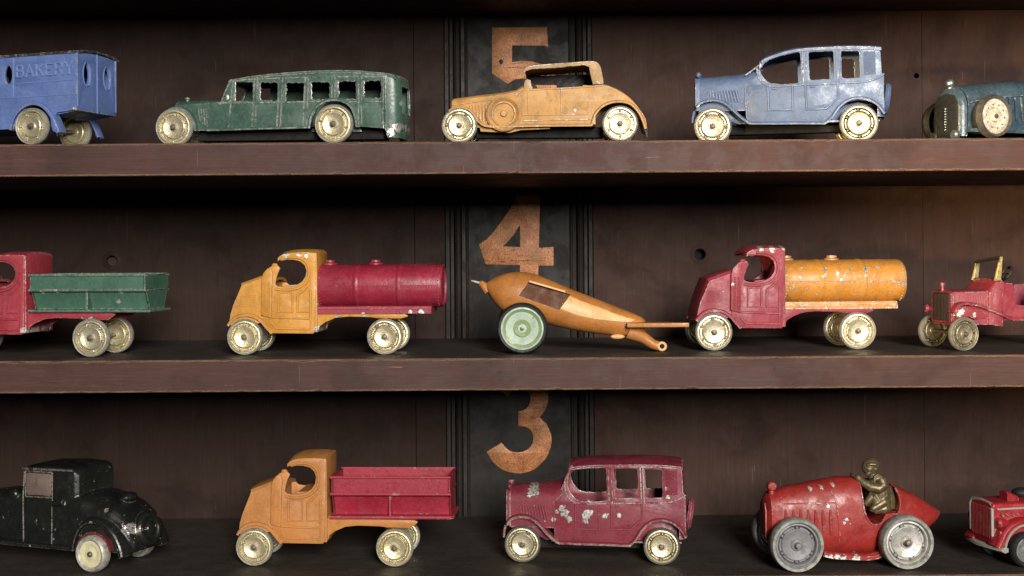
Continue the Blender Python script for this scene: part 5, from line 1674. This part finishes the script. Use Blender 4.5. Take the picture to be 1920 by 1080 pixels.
    b.tube([tuple(P(1262, 262, -17)), tuple(P(1272, 310, -22)), tuple(P(1235, 332, -23)), tuple(P(1165, 322, -19)), tuple(P(1110, 285, -13)), tuple(P(1080, 255, -9))], [11, 11, 10.5, 9, 7.5, 6], 12)   # near arm
    b.tube([tuple(P(1258, 262, 17)), tuple(P(1235, 325, 21)), tuple(P(1150, 305, 16)), tuple(P(1090, 262, 8))], [11, 10.5, 8, 6], 12)
    b.ball(tuple(P(1078, 250, -9)), 6.5, 6, 5.5)
    for i in range(4):
        b.tube([tuple(P(1082 - i * 3, 242 + i * 8, -9)), tuple(P(1064 - i * 1, 240 + i * 8, -8)), tuple(P(1060, 248 + i * 8, -4))], [2.8, 2.4, 2.0], 6)
    b.tube([tuple(P(1076, 244, -13)), tuple(P(1066, 234, -13))], [2.6, 2.1], 6)
    b.tube([tuple(P(1200, 330, -20)), tuple(P(1258, 330, -23))], 4, 8)
    b.tube([tuple(P(1170, 370, -14)), tuple(P(1230, 370, -19)), tuple(P(1275, 380, -18))], 3.5, 8)    # coat fold
    b.tube([tuple(P(1272, 490, -8)), tuple(P(1230, 450, -14)), tuple(P(1190, 400, -14))], [12, 11, 9], 12)   # thigh
    b.tube([tuple(P(1190, 400, -14)), tuple(P(1160, 440, -14)), tuple(P(1130, 470, -13))], [8.5, 7.5, 6], 12)   # knee to shin
    b.tube([tuple(P(1290, 440, -18)), tuple(P(1240, 470, -20)), tuple(P(1190, 500, -19)), tuple(P(1185, 520, -18))], [9, 8, 7, 6], 12)   # folded near leg
    b.tube([tuple(P(1300, 500, -14)), tuple(P(1200, 520, -18))], [11, 6], 12)
    b.tube([tuple(P(1310, 385, -18)), tuple(P(1270, 425, -21))], 4, 8)
    b.ball(tuple(P(1290, 500, 2)), 22, 26, 12)
    b.tube([tuple(P(1330, 330, 0)), tuple(P(1345, 420, 0)), tuple(P(1345, 510, 0))], [10, 14, 16], 14)
    drv = melt(b, 'driver_figure', 0.9, khaki, root, 1)
    drv['label'] = 'olive cast driver figure leaning forward, arms on the wheel'
    sw = MB()
    c_ = P(1070, 275, 4)
    tr = Matrix.Rotation(R(-30), 3, 'Y')
    sw.tube([tuple(c_ + tr @ Vector((0, 13 * math.cos(R(a)), 13 * math.sin(R(a))))) for a in range(0, 361, 15)], 1.8, 8)
    sw.build('steering_wheel', khaki, root)
    greym = (MAT['grey'], MAT['tyre'], MAT['grey'])
    silv = (MAT['silver'], metal('old_rubber_grey', (0.36, 0.36, 0.32), (0.20, 0.20, 0.17), 0.5, 0.1), MAT['pin'])
    wheel(root, 0, -6, r_, r_, 'racer', (MAT['grey'], silv[1], MAT['grey']))
    wheel(root, WB, -4, r_, r_, 'racer', silv)
    wheel(root, 0, W + 6, r_, r_, 'racer', silv, far=True)
    wheel(root, WB, W + 4, r_, r_, 'racer', silv, far=True)
    axle(root, 0, r_, -2, W + 2, 4)
    axle(root, WB, r_, -2, W + 2, 4)


racer()


# ------------------------------------------------------------------ red fire engine, only its nose is in the picture
def fire_engine():
    mat = paint('fire_red_enamel', srgb(146, 32, 38), 0.6, 0.14, seed=91, rough=0.24, metal=(0.52, 0.50, 0.46))
    silverp = paint('silver_trim_paint', srgb(150, 146, 138), 0.5, 0.1, seed=92, rough=0.3)
    root = toy('fire_engine', 'red streamlined toy truck with silver bumper, cut off by the right edge', 'toy truck', 1926, 'b', 50, 13)
    W, r_ = 118, 34.0
    k = 0.208

    def m(x, y=None):
        if y is None:
            x, y = x
        return ((x - 1180) * k, (985 - y) * k)
    mm = lambda L: [m(p) for p in L]
    z = lambda y: m(0, y)[1]
    b = MB()
    b.loft([hood_ring(m(885, 0)[0], z(760), z(440), z(402), 24, W - 24, 12, 3.4), hood_ring(m(905, 0)[0], z(770), z(425), z(390), 21, W - 21, 12, 3.4), hood_ring(m(1300, 0)[0], z(790), z(440), z(388), 16, W - 16, 12, 3.0), hood_ring(m(1500, 0)[0], z(790), z(420), z(370), 10, W - 10, 12, 3.0), hood_ring(m(2300, 0)[0], z(790), z(420), z(380), 10, W - 10, 12, 3.0)])
    wp = smooth(mm([(905, 800), (940, 740), (985, 660), (1060, 600), (1160, 575), (1290, 590), (1400, 660), (1460, 770)]), 4)
    for far in (0, 1):
        s_ = [(0, -4), (0, 4), (4, 8), (20, 10), (34, 9), (34, -4)]
        if far:
            s_ = [(W - y, n) for y, n in s_][::-1]
        b.sweep(wp, s_)
    b.plate(mm([(890, 800), (920, 640), (990, 640), (985, 690), (945, 800)]), 6, W - 6, (), 3)
    melt(b, 'body', 1.1, mat, root, 1)
    MB().tube([(m(893, 0)[0], 23, z(700)), (m(890, 0)[0], 22.5, z(450)), (m(895, 0)[0], 27, z(405)), (m(898, 0)[0], W / 2, z(392)), (m(895, 0)[0], W - 27, z(405)), (m(890, 0)[0], W - 22.5, z(450)), (m(893, 0)[0], W - 23, z(700))], 3.0, 8).build('grille_surround', silverp, root)
    gl = MB()
    for i in range(13):
        y = 30 + (W - 60) * i / 12
        gl.tube([(m(884, 0)[0], y, z(720)), (m(883, 0)[0], y, z(440))], 1.2, 5)
    gl.build('radiator_grille', paint('shaded_red_grille_bars', srgb(120, 26, 32), 0.15, 0.0, seed=93), root, 'stuff')  # bars darker than the body, their shade set in the colour
    MB().tube([(m(930, 0)[0], 19, z(452)), (m(1120, 0)[0], 17, z(450)), (m(1300, 0)[0], 14, z(448))], 2.2).build('bonnet_strip', silverp, root)
    lv = MB()
    for i in range(7):
        x = 960 + i * 55
        lv.tube([(m(x, 0)[0], 18, z(495)), (m(x + 30, 0)[0], 17.5, z(515))], 2.6, 6)
    lv.build('louvres', mat, root, 'stuff')
    for y in (14, W - 14):
        MB().lathe([(0, -10), (8, -9), (11, -4), (9, 6), (4, 16), (0, 18)], (m(950, 0)[0], y, z(575)), 'x', 20).build('headlamp', mat, root)
    wl = smooth(mm([(950, 800), (972, 720), (1020, 650), (1090, 605), (1170, 592), (1290, 608)]), 4)
    MB().tube([(x, -1.0, q) for x, q in wl], 2.4, 6).build('wing_trim', silverp, root)
    # bumper, a V-shaped bar
    MB().loft([[(m(x, 0)[0] + dx, y, z(q)) for dx, q in ((-4, 792), (-5, 815), (2, 835), (9, 825), (9, 790), (2, 782))] for x, y in ((930, -4), (915, 2), (895, 20), (868, W / 2), (895, W - 20), (915, W - 2), (930, W + 4))]).build('bumper', silverp, root)
    # moulded horn on the bonnet
    MB().loft([hood_ring(m(1075, 0)[0], z(400), z(340), z(300), 30, 58, 10, 2.6), hood_ring(m(1110, 0)[0], z(400), z(345), z(308), 30, 58, 10, 2.6), hood_ring(m(1200, 0)[0], z(400), z(380), z(352), 33, 55, 10, 2.6)]).build('bell_housing', mat, root)
    MB().ball((m(1330, 0)[0], W / 2 + 4, z(350)), 20, 18, 10).build('warning_bell', MAT['rubber'], root)
    dm = metal('dark_wheel_hub', (0.24, 0.24, 0.23), (0.14, 0.14, 0.13), 0.4, 0.4)
    wheels4(root, (0, 240), r_, 6, W - 6, 'disc', (dm, MAT['rubber'], MAT['silver']))


fire_engine()
